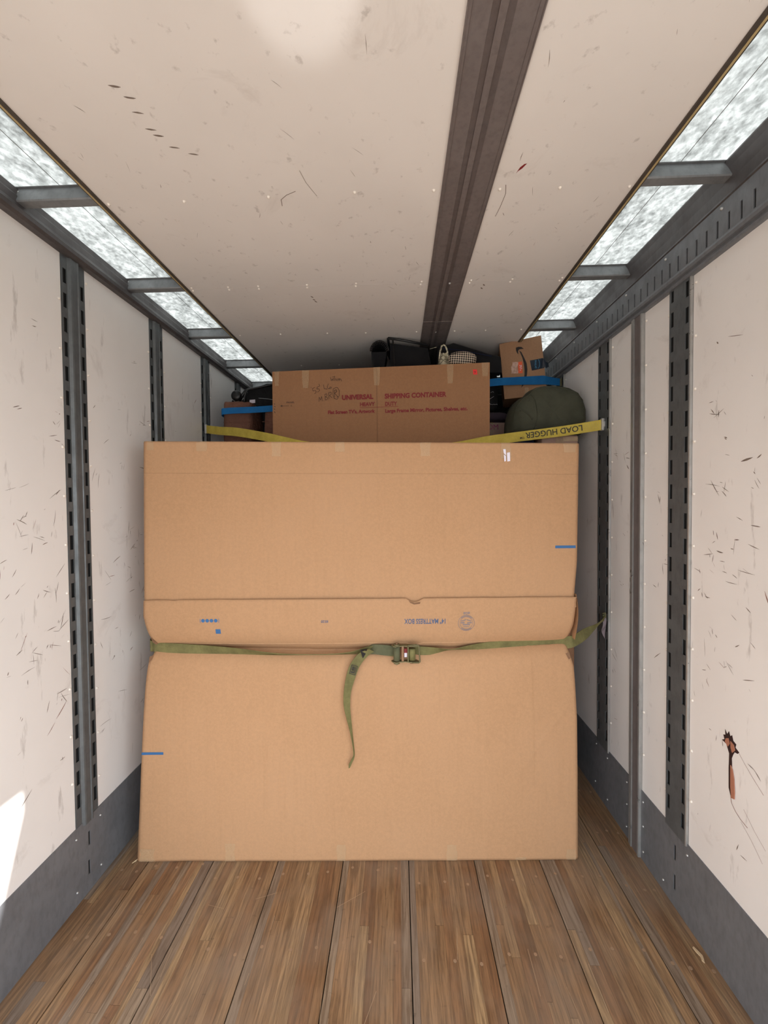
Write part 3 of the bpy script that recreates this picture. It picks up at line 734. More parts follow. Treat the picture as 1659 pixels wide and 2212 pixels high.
def surf_low(u, v, off=0.0):
    w = dent(u, v)
    if v > 1.0: w += -0.006 * math.sin(min(1, (v - 1.0) / 0.2) * math.pi * 0.5) * (0.4 + 0.6 * math.sin(math.pi * min(max(u / 2.06, 0), 1)))
    p = A + U * u + V * v + N * (w - off)
    if p.z < 0.0015: p.z = 0.0015
    return p
def surf_up(u, v, off=0.0):
    w = 0.016 + 0.003 * noise.noise(Vector((u * 1.5, v * 1.5, 7.7))) + 0.0010 * noise.noise(Vector((u * 5, v * 5, 1.7)))
    for uc, va in ((1.855, 1.2), (0.09, 1.2), (0.60, 1.15)):
        if v < va + 0.22: w += 0.001 * math.exp(-((u - uc) / 0.006) ** 2)
    return A + U * u + V * v + N * (w - off)
us = sorted(set([k / 150 for k in range(151)] + [x / 2.06 + d for x in (0.602, 0.655, 0.70, 1.62, 1.86) for d in (-0.0025, 0, 0.0025)]))
vs_ = sorted(set([k / 100 for k in range(101)] + [0.79 + 0.0025 * k for k in range(-10, 14)]))
def vtop(u):
    v = 1.233 + 0.0015 * noise.noise(Vector((u * 9, 0, 0)))
    if 1.275 < u < 1.345: v -= 0.017 * math.sin((u - 1.275) / 0.07 * math.pi) ** 0.6
    if u < 0.10: v -= 0.004 * (0.10 - u) / 0.1
    if 0.155 < u < 0.185: v -= 0.003
    return v
box = empty('mattress_carton', 'very large flat brown mattress carton standing on the floor under a green strap', 'cardboard box', loc=A)
def sleeve(name, vlo, vhi, left, right, surf, depth, top_closed, ncol, label):
    mb = MB(); nu = len(ncol); rows = [vlo + (vhi - vlo) * t for t in vs_]
    idx = {}
    R = 0.004
    for j, v0 in enumerate(rows):
        for i, t in enumerate(ncol):
            l = lerp_tab(v0, left); r = lerp_tab(v0, right); u = l + (r - l) * t
            v = v0
            if name == 'lower_sleeve': v = min(v0 / vhi, 1) * vtop(u)
            else: v = vlo + (v0 - vlo) * ((1.991 - 0.03 * t) - vlo) / (vhi - vlo)
            p = surf(u, v)
            eu = min(u - l, r - u)
            if eu < R: p = p + N * (R - math.sqrt(max(0, R * R - (R - eu) ** 2)))
            if top_closed and (1.991 - 0.03 * t) - v < R * 0.6: p = p + N * (R * 0.5 - ((1.991 - 0.03 * t) - v) * 0.8)
            idx[i, j] = len(mb.v); mb.v.append(p)
    for j in range(len(rows) - 1):
        for i in range(nu - 1): mb.f.append((idx[i, j], idx[i + 1, j], idx[i + 1, j + 1], idx[i, j + 1]))
    ring = [(i, len(rows) - 1) for i in range(nu)]
    # sides and back
    bk = {}
    def back(i, j):
        if (i, j) not in bk:
            bk[i, j] = len(mb.v); p = mb.v[idx[i, j]]
            base = A + U * ((p - A).dot(U)) + V * ((p - A).dot(V)) + N * depth
            if base.z < 0.0015: base.z = 0.0015
            mb.v.append(base)
        return bk[i, j]
    for i0, fl in ((0, False), (nu - 1, True)):
        for j in range(len(rows) - 1):
            q = (idx[i0, j], idx[i0, j + 1], back(i0, j + 1), back(i0, j)); mb.f.append(q if not fl else q[::-1])
    a, b_, c, d = back(0, 0), back(nu - 1, 0), back(nu - 1, len(rows) - 1), back(0, len(rows) - 1)
    J = len(rows) - 1
    if top_closed:
        for i in range(nu - 1): mb.f.append((idx[i, J], idx[i + 1, J], back(i + 1, J), back(i, J)))
        mb.f.append(tuple(back(i, J) for i in range(nu)) + tuple(back(nu - 1, j) for j in range(J - 1, -1, -1)) + tuple(back(0, j) for j in range(0, J)))
    else:
        # visible board thickness along the open top edge
        for i in range(nu - 1):
            p, q = mb.v[idx[i, J]], mb.v[idx[i + 1, J]]
            k = len(mb.v); mb.v += [p + N * 0.005, q + N * 0.005, q + N * 0.005 - V * 0.05, p + N * 0.005 - V * 0.05]
            mb.f.append((idx[i, J], idx[i + 1, J], k + 1, k)); mb.f.append((k, k + 1, k + 2, k + 3))
        for i in range(nu - 1): mb.f.append((idx[i + 1, 0], idx[i, 0], back(i, 0), back(i + 1, 0)))
        mb.f.append(tuple(back(0, j) for j in range(J + 1)) + (back(nu - 1, J),) + tuple(back(nu - 1, j) for j in range(J - 1, -1, -1)))
    o = mb.build(name, M['card'], smooth=True); place(o, box)
    o['label'] = label; return o
up = sleeve('upper_sleeve', 1.14, 1.985, [(1.14, 0.032), (1.24, 0.020), (1.99, 0.020)], [(1.14, 2.064), (1.24, 2.072), (1.4, 2.086), (1.99, 2.102)], surf_up, 0.36, True, us, 'inner cardboard half slid down into the lower half')
lo = sleeve('lower_sleeve', 0.0, 1.235, LEFT, RIGHT, surf_low, 0.372, False, us, 'outer cardboard half overlapping the upper half')
for o in (up, lo):
    for p in o.data.polygons:
        if len(p.vertices) > 4: p.use_smooth = False
# loose outer flap edge standing off at the right side of the overlap
fl = MB().grid(lambda a, b: A + U * (2.066 + 0.018 * math.sin(b * 2.6) + 0.006 * a) + V * (1.03 + 0.215 * b) + N * (0.006 + 0.06 * a), 2, 14)
place(fl.build('side_flap', M['card'], smooth=True), box)
tn = MB().poly([surf_low(1.283, 1.222, 0.002), surf_low(1.31, 1.212, 0.006), surf_low(1.338, 1.216, 0.004), surf_low(1.336, 1.207, 0.002), surf_low(1.308, 1.203, 0.001), surf_low(1.29, 1.212, 0.001)])
place(tn.build('torn_edge', M['wear'], None), box)
for pts in ([(0.045, 1.045), (0.06, 1.03), (0.07, 1.012), (0.058, 1.008), (0.045, 1.02)], [(0.036, 0.955), (0.052, 0.962), (0.05, 0.945), (0.04, 0.93)], [(2.03, 0.96), (2.048, 0.965), (2.05, 0.94), (2.04, 0.935)]):
    place(MB().poly([surf_low(a, b, 0.004 if k % 2 else 0.001) for k, (a, b) in enumerate(pts)]).build('torn_edge', M['wear']), box)
# printing
def pl(u, v): return surf_low(u, v, 0.0009)
def pu(u, v): return surf_up(u, v, 0.0009)
def bar(fn, u0, u1, v0, v1, mat, name='printed_bar', n=6):
    return place(MB().grid(lambda a, b: fn(u0 + (u1 - u0) * a, v0 + (v1 - v0) * b), n, 2).build(name, mat), box)
bar(pu, 1.982, 2.0785, 1.462, 1.475, M['blue_ink']); bar(pl, 0.014, 0.117, 0.502, 0.514, M['blue_ink'])
for k in range(4):
    cx, cyy = 0.306 + 0.0202 * k, 1.1325
    place(MB().poly([pl(cx + 0.0088 * math.cos(a * math.pi / 8), cyy + 0.0088 * math.sin(a * math.pi / 8)) for a in range(16)]).build('printed_dot', M['blue_ink']), box)
bar(pl, 0.2915, 0.2935, 1.123, 1.142, M['blue_ink']); bar(pl, 0.3800, 0.382, 1.123, 1.142, M['blue_ink'])
bar(pl, 0.3625, 0.3865, 1.067, 1.090, M['blue_ink'], 'printed_square')
place(text_on(pl, '8520', 0.902, 0.868, 1.1315, 0.0125, M['navy_ink'], 'printed_number', None, 0.012, True), box)
place(text_on(pl, '14" MATTRESS BOX', 1.457, 1.262, 1.134, 0.0245, M['navy_ink'], 'printed_text', None, 0.022, True), box)
place(text_on(pl, '#28', 1.572, 1.541, 1.1655, 0.0115, M['grey_ink'], 'printed_number', None, 0.03, True), box)
cx, cyy = 1.5555, 1.1125
def ring(r0, r1, a0, a1, n=36):
    mb = MB()
    for k in range(n):
        p = a0 + (a1 - a0) * k / n; q = a0 + (a1 - a0) * (k + 1) / n
        mb.quad(*[pl(cx + r * math.cos(t), cyy + r * math.sin(t)) for r, t in ((r0, p), (r1, p), (r1, q), (r0, q))])
    return mb
sealm = ring(0.0372, 0.0392, 0, 2 * math.pi); sealm2 = ring(0.0288, 0.0302, 0, 2 * math.pi)
sealm.v += []; off = len(sealm.v); sealm.v += sealm2.v; sealm.f += [tuple(i + off for i in f) for f in sealm2.f]
for a0, a1 in ((0.75, 2.4), (3.95, 5.5)):
    for k in range(13):
        t = a0 + (a1 - a0) * k / 13; q = ring(0.0312, 0.0362, t, t + (a1 - a0) / 13 * 0.72, 2); off = len(sealm.v); sealm.v += q.v; sealm.f += [tuple(i + off for i in f) for f in q.f]
stroke(pl, [(cx - 0.024, cyy + 0.010), (cx - 0.008, cyy + 0.012), (cx - 0.004, cyy + 0.018)], 0.004, sealm); stroke(pl, [(cx + 0.003, cyy + 0.016), (cx + 0.022, cyy + 0.010)], 0.004, sealm)
stroke(pl, [(cx - 0.024, cyy + 0.001), (cx - 0.010, cyy + 0.001)], 0.006, sealm); stroke(pl, [(cx + 0.006, cyy), (cx + 0.024, cyy + 0.002)], 0.006, sealm)
stroke(pl, [(cx - 0.015, cyy - 0.008), (cx + 0.016, cyy - 0.008)], 0.006, sealm); stroke(pl, [(cx - 0.012, cyy - 0.018), (cx + 0.012, cyy - 0.018)], 0.003, sealm)
place(sealm.build('printed_seal', M['grey_ink']), box)
# tape pieces
def tape_piece(uc, v0, v1, wdt, fn, over=None, seed=0, skew=0.0):
    def g(a, b):
        u = uc + (a - 0.5) * wdt * (1 + 0.10 * math.sin(b * 7 + seed)) + skew * (1 - b); v = v0 + (v1 - v0) * b
        bump = 0.0012 + 0.0022 * abs(noise.noise(Vector((u * 70, v * 45, seed)))) + 0.001 * (1 - b) * math.sin(a * 9 + seed) ** 2
        p = fn(u, min(v, over) if over else v, bump)
        if over and v > over: p = p + V * 0.002 + N * (v - over)
        return p
    return place(MB().grid(g, 12, 16).build('packing_tape', M['tape'], smooth=True), box)
tops = [(0.301, 1.958, 0.048, 0.0), (0.658, 1.930, 0.045, 0.0), (0.962, 1.948, 0.042, 0), (1.369, 1.924, 0.048, 0), (1.752, 1.908, 0.046, 0), (2.055, 1.935, 0.06, 0), (0.055, 1.965, 0.03, 0)]
for k, (u, v, w, sk) in enumerate(tops):
    vt = 1.991 - 0.03 * u / 2.06
    tape_piece(u, v - 0.018, vt + 0.05, w, surf_up, vt - 0.001, k * 3.3, sk)
for k, (u, v, w) in enumerate([(0.432, 0.085, 0.045), (0.956, 0.078, 0.042), (1.476, 0.075, 0.048), (0.040, 0.06, 0.065), (1.80, 0.016, 0.05), (2.035, 0.05, 0.045)]):
    tape_piece(u, 0.003, v, w, surf_low, None, 20 + k * 2.1)
for pts in ([(1.738, 1.935), (1.750, 1.935), (1.752, 1.905), (1.741, 1.915)], [(1.741, 1.910), (1.751, 1.902), (1.751, 1.878), (1.743, 1.876)], [(1.756, 1.918), (1.770, 1.92), (1.771, 1.878), (1.757, 1.876)]):
    place(MB().poly([surf_up(a, b, 0.004) for a, b in pts]).build('label_scrap', M['paper_white']), box)

# ------------------------------------------------------------------ green ratchet strap round the carton
gs = empty('ratchet_strap', 'olive green ratchet strap tied round the middle of the mattress carton', 'strap', loc=A + V * 0.98)
def S3(u, off, dv=0.0):
    v = strap_v(u) + dv; p = surf_low(u, v, off); return (p.x, p.y, p.z)
Vt = tuple(V); Nt = tuple(N)
def K(u, off, tw, wd, dv=0.0):
    """tw: twist of the webbing, 0 = flat on the box, 90 = edge on"""
    a = math.radians(tw); w = V * math.cos(a) + N * math.sin(a); return (*S3(u, off, dv), w.x, w.y, w.z, wd)
left_keys = [(-1.352, 2.245, 1.00, 0, 0, 1, 0.05), (-1.30, 2.10, 0.995, 0, 0, 1, 0.05), (-1.235, 1.93, 0.99, 0, 0, 1, 0.052), (*(A + U * 0.030 + V * 0.988 + N * 0.085), 0, 0, 1, 0.054), K(0.048, 0.004, 0, 0.066), K(0.10, 0.014, -2, 0.066), K(0.25, 0.018, -10, 0.062, -0.001), K(0.45, 0.022, -32, 0.052, -0.003), K(0.65, 0.030, -62, 0.046, -0.007), K(0.85, 0.032, -70, 0.042, -0.006), K(1.0, 0.032, -60, 0.042, -0.002), K(1.10, 0.03, -20, 0.045, 0.002), K(1.22, 0.03, 0, 0.048, 0.0)]
mb, S_ = ribbon(left_keys, 150); place(mb.build('webbing', M['web_green'], smooth=False), gs)
rk = [K(1.30, 0.03, 0, 0.042, 0.002), K(1.36, 0.022, 0, 0.040, 0.0), K(1.42, 0.022, -30, 0.038), K(1.49, 0.026, -68, 0.036, 0.001), K(1.57, 0.024, -40, 0.046, 0.004), K(1.68, 0.020, -14, 0.053, 0.004), K(1.85, 0.018, -6, 0.056, 0.002), K(1.97, 0.016, 0, 0.058, 0.002), K(2.03, 0.018, 0, 0.058, 0.002)]
e = A + U * 2.078 + V * 1.008 + N * 0.045
rk += [(e.x, e.y, e.z + 0.004, 0.0, 0.1, 1, 0.056), (0.93, 2.02, 1.02, -0.1, 0.3, 1, 0.05), (1.02, 2.10, 1.03, 0.5, 0.3, 0.8, 0.036), (1.075, 2.15, 1.045, 0.6, 0.2, 0.7, 0.03), (1.108, 2.185, 1.052, 0.3, 0.2, 1, 0.03)]
mb, S_ = ribbon(rk, 110); place(mb.build('webbing', M['web_green'], None), gs)
# slack wrap between the knot and the ratchet
def sf(u, dv, off): return tuple(surf_low(u, strap_v(u) + dv, off))
sk = [(*sf(1.075, 0.004, 0.016), *(V * 0.4 + N * 0.9), 0.05), (*sf(1.12, 0.012, 0.035), *(V * 0.9 + N * 0.3), 0.045), (*sf(1.17, 0.010, 0.044), *V, 0.050), (*sf(1.21, 0.004, 0.042), *V, 0.044), (*sf(1.235, 0.000, 0.040), *V, 0.042)]
mb, S_ = ribbon(sk, 40); place(mb.build('webbing', M['web_green_dark'], None, label='slack dirty webbing feeding the ratchet'), gs)
# hanging tail
def T(u, v, wd, ax, off=0.02):
    p = surf_low(u, v, off); w = U * ax[0] + N * ax[1] + V * ax[2]; return (p.x, p.y, p.z, w.x, w.y, w.z, wd)
tl = [T(1.105, 0.985, 0.030, (0.8, 0.3, -0.5), 0.05), T(1.065, 0.965, 0.045, (1, 0.2, -0.35), 0.045), T(1.030, 0.925, 0.046, (1, 0.2, -0.30), 0.03), T(1.010, 0.875, 0.044, (1, 0.15, -0.2), 0.024), T(0.992, 0.80, 0.036, (1, 0.4, -0.1), 0.02), T(0.989, 0.735, 0.032, (1, 0.6, 0.0), 0.02), T(0.998, 0.67, 0.024, (1, 0.9, 0), 0.02), T(1.008, 0.61, 0.016, (0.6, 1, 0), 0.02), T(1.016, 0.55, 0.010, (0.4, 1, 0), 0.02), T(1.020, 0.505, 0.009, (0.5, 1, 0), 0.02), T(1.013, 0.482, 0.014, (1, 0.4, 0.3), 0.02), T(1.004, 0.465, 0.017, (1, 0.3, 0.5), 0.02), T(0.998, 0.445, 0.006, (1, 0.3, 0.3), 0.02)]
mb, S_ = ribbon(tl, 90); place(mb.build('strap_tail', M['web_green'], None, label='loose strap end hanging down'), gs)
# black emblem woven into the tail and the dark patch at the knot
def em(x, y):   # local emblem frame on the tail, x across, y down
    c = surf_low(1.021, 0.903, 0.0336); ax = (U * 1 - V * 0.30).normalized(); ay = (-V * 1 - U * 0.30).normalized()
    return c + ax * x + ay * y
q = MB(); bx, by = 0.0135, 0.021
for pts in ([(-bx, -by), (bx, -by), (bx, by), (-bx, by), (-bx, -by)],): stroke(em, pts, 0.0028, q)
stroke(em, [(-0.006, -0.014), (-0.006, 0.002), (0.000, 0.002), (0.000, -0.014)], 0.004, q); stroke(em, [(0.007, -0.014), (0.007, 0.014)], 0.0035, q); stroke(em, [(-0.008, 0.012), (0.003, 0.012)], 0.006, q)
place(q.build('printed_emblem', M['black_ink'], None, label='black square emblem on the strap end'), gs)
kn = MB().poly([tuple(surf_low(a, b, o)) for a, b, o in ((1.052, 0.990, 0.052), (1.085, 0.998, 0.056), (1.082, 0.975, 0.060), (1.065, 0.955, 0.054))]); place(kn.build('dark_patch', M['black_ink']), gs)
# ratchet buckle, built in a flat local frame then set on the carton
RC = surf_low(1.265, strap_v(1.265), 0.045)
def rf(x, y, z): return RC + U * x + V * y - N * z       # x right, y up, z towards the room
def rbox(x0, x1, y0, y1, z0, z1, mat, name, bev=0.0015):
    m_ = MB(); m_.box(x0, x1, y0, y1, z0, z1, bev); m_.v = [rf(*p) for p in m_.v]; return place(m_.build(name, mat), gs)
def rprism(pts, z0, z1, mat, name, axis='y', a=0, b=0):
    m_ = MB().prism([(x, a, z) for x, z in pts], (0, b - a, 0)); m_.v = [rf(*p) for p in m_.v]; return place(m_.build(name, mat), gs)
side = [(-0.066, 0.000), (-0.058, 0.022), (-0.045, 0.028), (-0.03, 0.020), (0.0, 0.016), (0.02, 0.024), (0.062, 0.020), (0.066, 0.008), (0.055, -0.008), (-0.05, -0.010)]
rprism(side, 0, 0, M['old_steel'], 'side_plate', a=0.034, b=0.038); rprism(side, 0, 0, M['old_steel'], 'side_plate', a=-0.040, b=-0.036)
for (x, r, y0, y1, mt, nm) in ((-0.040, 0.0155, -0.033, 0.031, 'web_green_dark', 'webbing_spool'), (0.032, 0.0165, -0.030, 0.022, 'web_green', 'webbing_spool')):
    m_ = MB().tube([(x, y0, 0.008), (x, y1, 0.008)], r, 18); m_.v = [rf(*p) for p in m_.v]; place(m_.build(nm, M[mt], smooth=True), gs)
for x in (-0.040,):
    m_ = MB().tube([(x, -0.048, 0.008), (x, -0.040, 0.008)], 0.014, 16); m_.v = [rf(*p) for p in m_.v]; place(m_.build('ratchet_wheel', M['old_steel']), gs)
    m_ = MB().tube([(x, 0.038, 0.008), (x, 0.044, 0.008)], 0.015, 16); m_.v = [rf(*p) for p in m_.v]; place(m_.build('ratchet_wheel', M['old_steel']), gs)
    m_ = MB().tube([(x, -0.053, 0.010), (x, 0.050, 0.010)], 0.0055, 10); m_.v = [rf(*p) for p in m_.v]; place(m_.build('axle', M['bronze']), gs)
rbox(-0.018, -0.006, -0.036, 0.036, 0.010, 0.016, M['bronze'], 'cross_bar'); rbox(0.010, 0.016, -0.034, 0.040, 0.020, 0.027, M['old_steel'], 'cross_bar')
rbox(-0.006, 0.010, -0.020, 0.022, 0.006, 0.009, M['red_ink'], 'warning_label'); rbox(-0.004, 0.009, -0.018, 0.002, 0.0095, 0.010, M['paper_white'], 'label_scrap', 0.0002)
m_ = MB().tube([(0.010, 0.040, 0.022), (0.040, 0.044, 0.024), (0.060, 0.043, 0.024), (0.064, 0.038, 0.024), (0.066, 0.0, 0.026), (0.068, -0.036, 0.024), (0.063, -0.040, 0.024), (0.03, -0.040, 0.020)], 0.0036, 8); m_.v = [rf(*p) for p in m_.v]; place(m_.build('ratchet_handle', M['old_steel'], smooth=True), gs)
m_ = MB().tube([(0.028, -0.046, 0.012), (0.028, -0.040, 0.012)], 0.007, 10); m_.v = [rf(*p) for p in m_.v]; place(m_.build('bolt_head', M['bronze']), gs)
# hook in the right wall post and the scrap of cloth hanging from it
hk = MB().tube([(1.100, 2.19, 1.075), (1.116, 2.19, 1.078), (1.118, 2.192, 1.06), (1.118, 2.192, 1.02), (1.114, 2.190, 1.005), (1.104, 2.187, 1.010)], 0.003, 8)
place(hk.build('wire_hook', M['old_steel'], smooth=True), gs)
place(MB().prism([(1.098, 2.183, 1.068), (1.115, 2.190, 1.073), (1.116, 2.192, 1.025), (1.104, 2.186, 1.040)], (0, 0.006, 0)).build('webbing_loop', M['web_green_dark']), gs)
place(MB().grid(lambda a, b: (1.094 + 0.022 * a + 0.006 * math.sin(b * 5), 2.178 + 0.010 * a + 0.006 * math.sin(a * 5 + b * 6), 1.052 - 0.115 * b * (0.55 + 0.45 * a)), 5, 12).build('cloth_scrap', M['rag'], smooth=True, label='torn grey cloth scrap below the hook'), gs)

buckle = empty('ratchet_buckle'); buckle.parent = gs
for o in [c for c in gs.children if c.name.split('.')[0] in ('side_plate', 'webbing_spool', 'ratchet_wheel', 'axle', 'cross_bar', 'warning_label', 'label_scrap', 'ratchet_handle', 'bolt_head')]: place(o, buckle); o.matrix_parent_inverse = Matrix.Translation(-gs.location)
tail_ = [c for c in gs.children if c.name.startswith('strap_tail')][0]
for o in [c for c in gs.children if c.name.startswith('printed_emblem')]:
    o.parent = tail_; o.matrix_parent_inverse = Matrix.Identity(4)

# ------------------------------------------------------------------ TV carton behind, with red printing
TA = Vector((-0.7807, 2.50, 2.5106)); TU = Vector((0.5475 + 0.7807, -0.10, -0.0051)); TW = TU.length; TU.normalize()
TV_ = Vector((0, 0, 1)); TV_ = (TV_ - TU * TU.z).normalized(); TN = TV_.cross(TU)
if TN.y < 0: TN = -TN
tv = empty('tv_carton', 'long brown television carton with red printed lettering behind the mattress carton', 'cardboard box', loc=TA - TV_ * 0.76)
def tf(x, y, d=0.0): return TA + TU * x + TV_ * y - TN * d
def tm(a, b):
    x = TW * a; y = -0.76 * (1 - b); w = 0.0022 * noise.noise(Vector((x * 3, y * 3, 0))) - (0.0015 if abs(x - 0.659) < 0.004 else 0)
    return tf(x, y, w)
mb = MB(); xs_ = sorted([k / 40 for k in range(41)] + [(0.659 + d) / TW for d in (-0.004, 0, 0.004)])
nx = len(xs_) - 1
def tgrid(a, b): return tm(xs_[min(int(round(a * nx)), nx)], b)
mb.grid(tgrid, nx, 24)
b0 = tf(0, -0.76, -0.15); b1 = tf(TW, -0.76, -0.15); b2 = tf(TW, 0, -0.15); b3 = tf(0, 0, -0.15)
mb.quad(b1, b0, b3, b2); mb.quad(tf(0, -0.76), tf(0, 0), b3, b0); mb.quad(tf(TW, -0.76), b1, b2, tf(TW, 0)); mb.quad(tf(0, 0), tf(TW, 0), b2, b3); mb.quad(tf(0, -0.76), b0, b1, tf(TW, -0.76))
place(mb.build('carton_body', M['card_tv']), tv)
place(MB().hexa([tf(TW * 0.5 - 0.001, -0.76, 0.0006), tf(TW * 0.5 + 0.0012, -0.76, 0.0006), tf(TW * 0.5 + 0.0012, -0.76, -0.002), tf(TW * 0.5 - 0.001, -0.76, -0.002), tf(0.657, 0, 0.0006), tf(0.6592, 0, 0.0006), tf(0.6592, 0, -0.002), tf(0.657, 0, -0.002)]).build('fold_line', M['wear']), tv)
def tp(x, y): return tf(x, y, 0.0032)
for txt, x0, x1, y, cap, bd in (('UNIVERSAL', 0.444, 0.638, -0.190, 0.029, 0.03), ('SHIPPING CONTAINER', 0.708, 1.079, -0.191, 0.029, 0.03), ('HEAVY', 0.556, 0.648, -0.233, 0.024, 0.02), ('DUTY', 0.711, 0.783, -0.235, 0.024, 0.02),
                               ("Flat Screen TV's, Artwork", 0.356, 0.648, -0.274, 0.021, 0.03), ('Large Frame Mirror, Pictures, Shelves, etc.', 0.711, 1.203, -0.276, 0.021, 0.03)):
    place(text_on(tp, txt, x0, x1, y, cap, M['red_ink'], 'printed_text', None, bd + 0.012), tv)
place(stroke(tp, [(0.556, -0.2415), (0.791, -0.2415)], 0.0022).build('printed_underline', M['red_ink']), tv)
place(text_on(tp, 'PANEL', 0.092, 0.144, -0.200, 0.0095, M['pen'], 'printed_text', None, 0.02), tv); place(text_on(tp, 'C', 0.119, 0.127, -0.221, 0.0095, M['pen'], 'printed_text', None, 0.02), tv)
ar = stroke(tp, [(0.06, -0.2155), (0.106, -0.2165)], 0.002); ar.poly([tp(0.050, -0.2155), tp(0.064, -0.2095), tp(0.064, -0.2215)]); place(ar.build('printed_arrow', M['pen']), tv)
hw = [[(0.249, -0.109), (0.251, -0.111)], [(0.26, -0.113), (0.26, -0.123), (0.263, -0.13), (0.276, -0.127), (0.282, -0.134), (0.279, -0.143), (0.27, -0.146)], [(0.26, -0.114), (0.274, -0.108)], [(0.288, -0.107), (0.287, -0.119), (0.3, -0.118), (0.304, -0.127), (0.297, -0.135), (0.29, -0.137)], [(0.288, -0.107), (0.305, -0.101), (0.3, -0.088)], [(0.329, -0.094), (0.333, -0.119), (0.348, -0.12), (0.352, -0.123)], [(0.359, -0.089), (0.352, -0.11), (0.359, -0.12), (0.376, -0.117), (0.378, -0.111), (0.371, -0.109), (0.365, -0.117)], [(0.299, -0.197), (0.301, -0.169), (0.309, -0.187), (0.316, -0.166), (0.321, -0.194)], [(0.33, -0.192), (0.331, -0.193)], [(0.339, -0.188), (0.337, -0.153), (0.348, -0.15), (0.351, -0.163), (0.339, -0.169), (0.355, -0.175), (0.351, -0.185), (0.339, -0.188)], [(0.358, -0.186), (0.359, -0.187)], [(0.363, -0.182), (0.361, -0.144), (0.376, -0.141), (0.377, -0.155), (0.365, -0.161), (0.383, -0.176)], [(0.398, -0.173), (0.396, -0.132), (0.408, -0.127), (0.413, -0.138), (0.398, -0.149), (0.418, -0.17), (0.412, -0.173)], [(0.408, -0.113), (0.39, -0.121), (0.387, -0.152), (0.395, -0.181), (0.414, -0.186), (0.427, -0.164), (0.427, -0.133), (0.418, -0.116), (0.408, -0.113)], [(0.373, -0.05), (0.377, -0.071), (0.384, -0.06), (0.388, -0.071), (0.394, -0.053)], [(0.399, -0.043), (0.399, -0.072)], [(0.384, -0.048), (0.399, -0.047)], [(0.408, -0.059), (0.405, -0.063), (0.412, -0.068), (0.408, -0.072)], [(0.417, -0.073), (0.419, -0.061), (0.426, -0.062), (0.427, -0.073), (0.43, -0.06), (0.438, -0.065), (0.443, -0.076)]]
hm = MB()
for s in hw: stroke(tp, s, 0.0022, hm)
place(hm.build('handwriting', M['pen'], None, label='brown marker handwriting', kind='stuff'), tv)
dm = MB()
for x, y, h in ((0.012, -0.200, 0.004), (0.014, -0.215, 0.005), (0.012, -0.232, 0.004), (0.013, -0.250, 0.007)): stroke(tp, [(x, y), (x + 0.004, y - h)], 0.004, dm)
place(dm.build('ink_smudges', M['pen']), tv)
place(MB().hexa([tf(1.236, -0.067, 0.0022), tf(1.260, -0.069, 0.0022), tf(1.260, -0.069, 0.0034), tf(1.236, -0.067, 0.0034), tf(1.234, -0.038, 0.0022), tf(1.257, -0.039, 0.0022), tf(1.257, -0.039, 0.0034), tf(1.234, -0.038, 0.0034)]).build('red_sticker', M['red_sticker']), tv)
place(stroke(lambda x, y: tf(x, y, 0.0038), [(1.240, -0.050), (1.250, -0.052), (1.244, -0.060)], 0.003).build('printed_mark', M['red_ink']), tv)
def tvtape(xc, y0, w, seed):
    def g(a, b):
        x = xc + (a - 0.5) * w * (0.75 + 0.25 * math.sin(b * 1.7)); y = y0 * (1 - b)
        return tf(x, y, 0.0034 + 0.002 * abs(noise.noise(Vector((x * 60, y * 40, seed)))))
    place(MB().grid(g, 8, 12).build('packing_tape', M['tape'], smooth=True), tv)
tvtape(1.101, -0.115, 0.038, 1); tvtape(0.215, -0.11, 0.045, 4); tvtape(0.66, -0.11, 0.04, 6); tvtape(0.03, -0.09, 0.03, 9); tvtape(1.305, -0.08, 0.04, 12)

# ------------------------------------------------------------------ hidden cartons that carry the upper load
def carton(name, x0, x1, y0, y1, z0, z1, mat, label, tapecol=True, cat='cardboard box'):
    e = empty(name, label, cat, loc=((x0 + x1) / 2, (y0 + y1) / 2, z0))
    place(MB().box(x0, x1, y0, y1, z0, z1, 0.004).build('carton_body', mat), e)
    xm = (x0 + x1) / 2
    t_ = MB().box(xm - 0.024, xm + 0.024, y0 - 0.0009, y1, z1, z1 + 0.0009); t_.box(xm - 0.024, xm + 0.024, y0 - 0.0009, y0, z1 - 0.12, z1)
    place(t_.build('packing_tape', M['tape']), e)
    place(MB().box(x0 + 0.004, x1 - 0.004, (y0 + y1) / 2 - 0.0015, (y0 + y1) / 2 + 0.0015, z1, z1 + 0.0006).build('flap_joint', M['wear']), e)
    return e
ZB = 1.742
carton('wardrobe_carton', -1.20, -0.46, 2.37, 3.30, 0.002, ZB, M['card_old'], 'tall brown wardrobe carton behind the left end of the mattress carton')
carton('wardrobe_carton', -0.45, 0.28, 2.37, 3.30, 0.002, ZB, M['card_old'], 'tall brown wardrobe carton behind the middle of the mattress carton')
carton('wardrobe_carton', 0.29, 1.03, 2.37, 3.30, 0.002, ZB, M['card_old'], 'tall brown wardrobe carton showing as a dark sliver right of the mattress carton')
tr_ = empty('added_dark_chest', 'unseen support chest added behind the television carton, black to cut bounced light', 'chest', loc=(-0.16, 3.0, ZB))  # unseen support, made black so less light bounces to the ceiling
place(MB().box(-0.74, 0.42, 2.76, 3.28, ZB + 0.002, 2.42, 0.006).build('chest_body', M['black_fab']), tr_); place(MB().box(-0.745, 0.425, 2.755, 3.285, 2.42, 2.505, 0.008).build('chest_lid', M['black_fab']), tr_)
for xx in (-0.5, 0.18): place(MB().box(xx - 0.02, xx + 0.02, 2.749, 2.755, 2.39, 2.45).build('latch', M['bronze']), tr_)

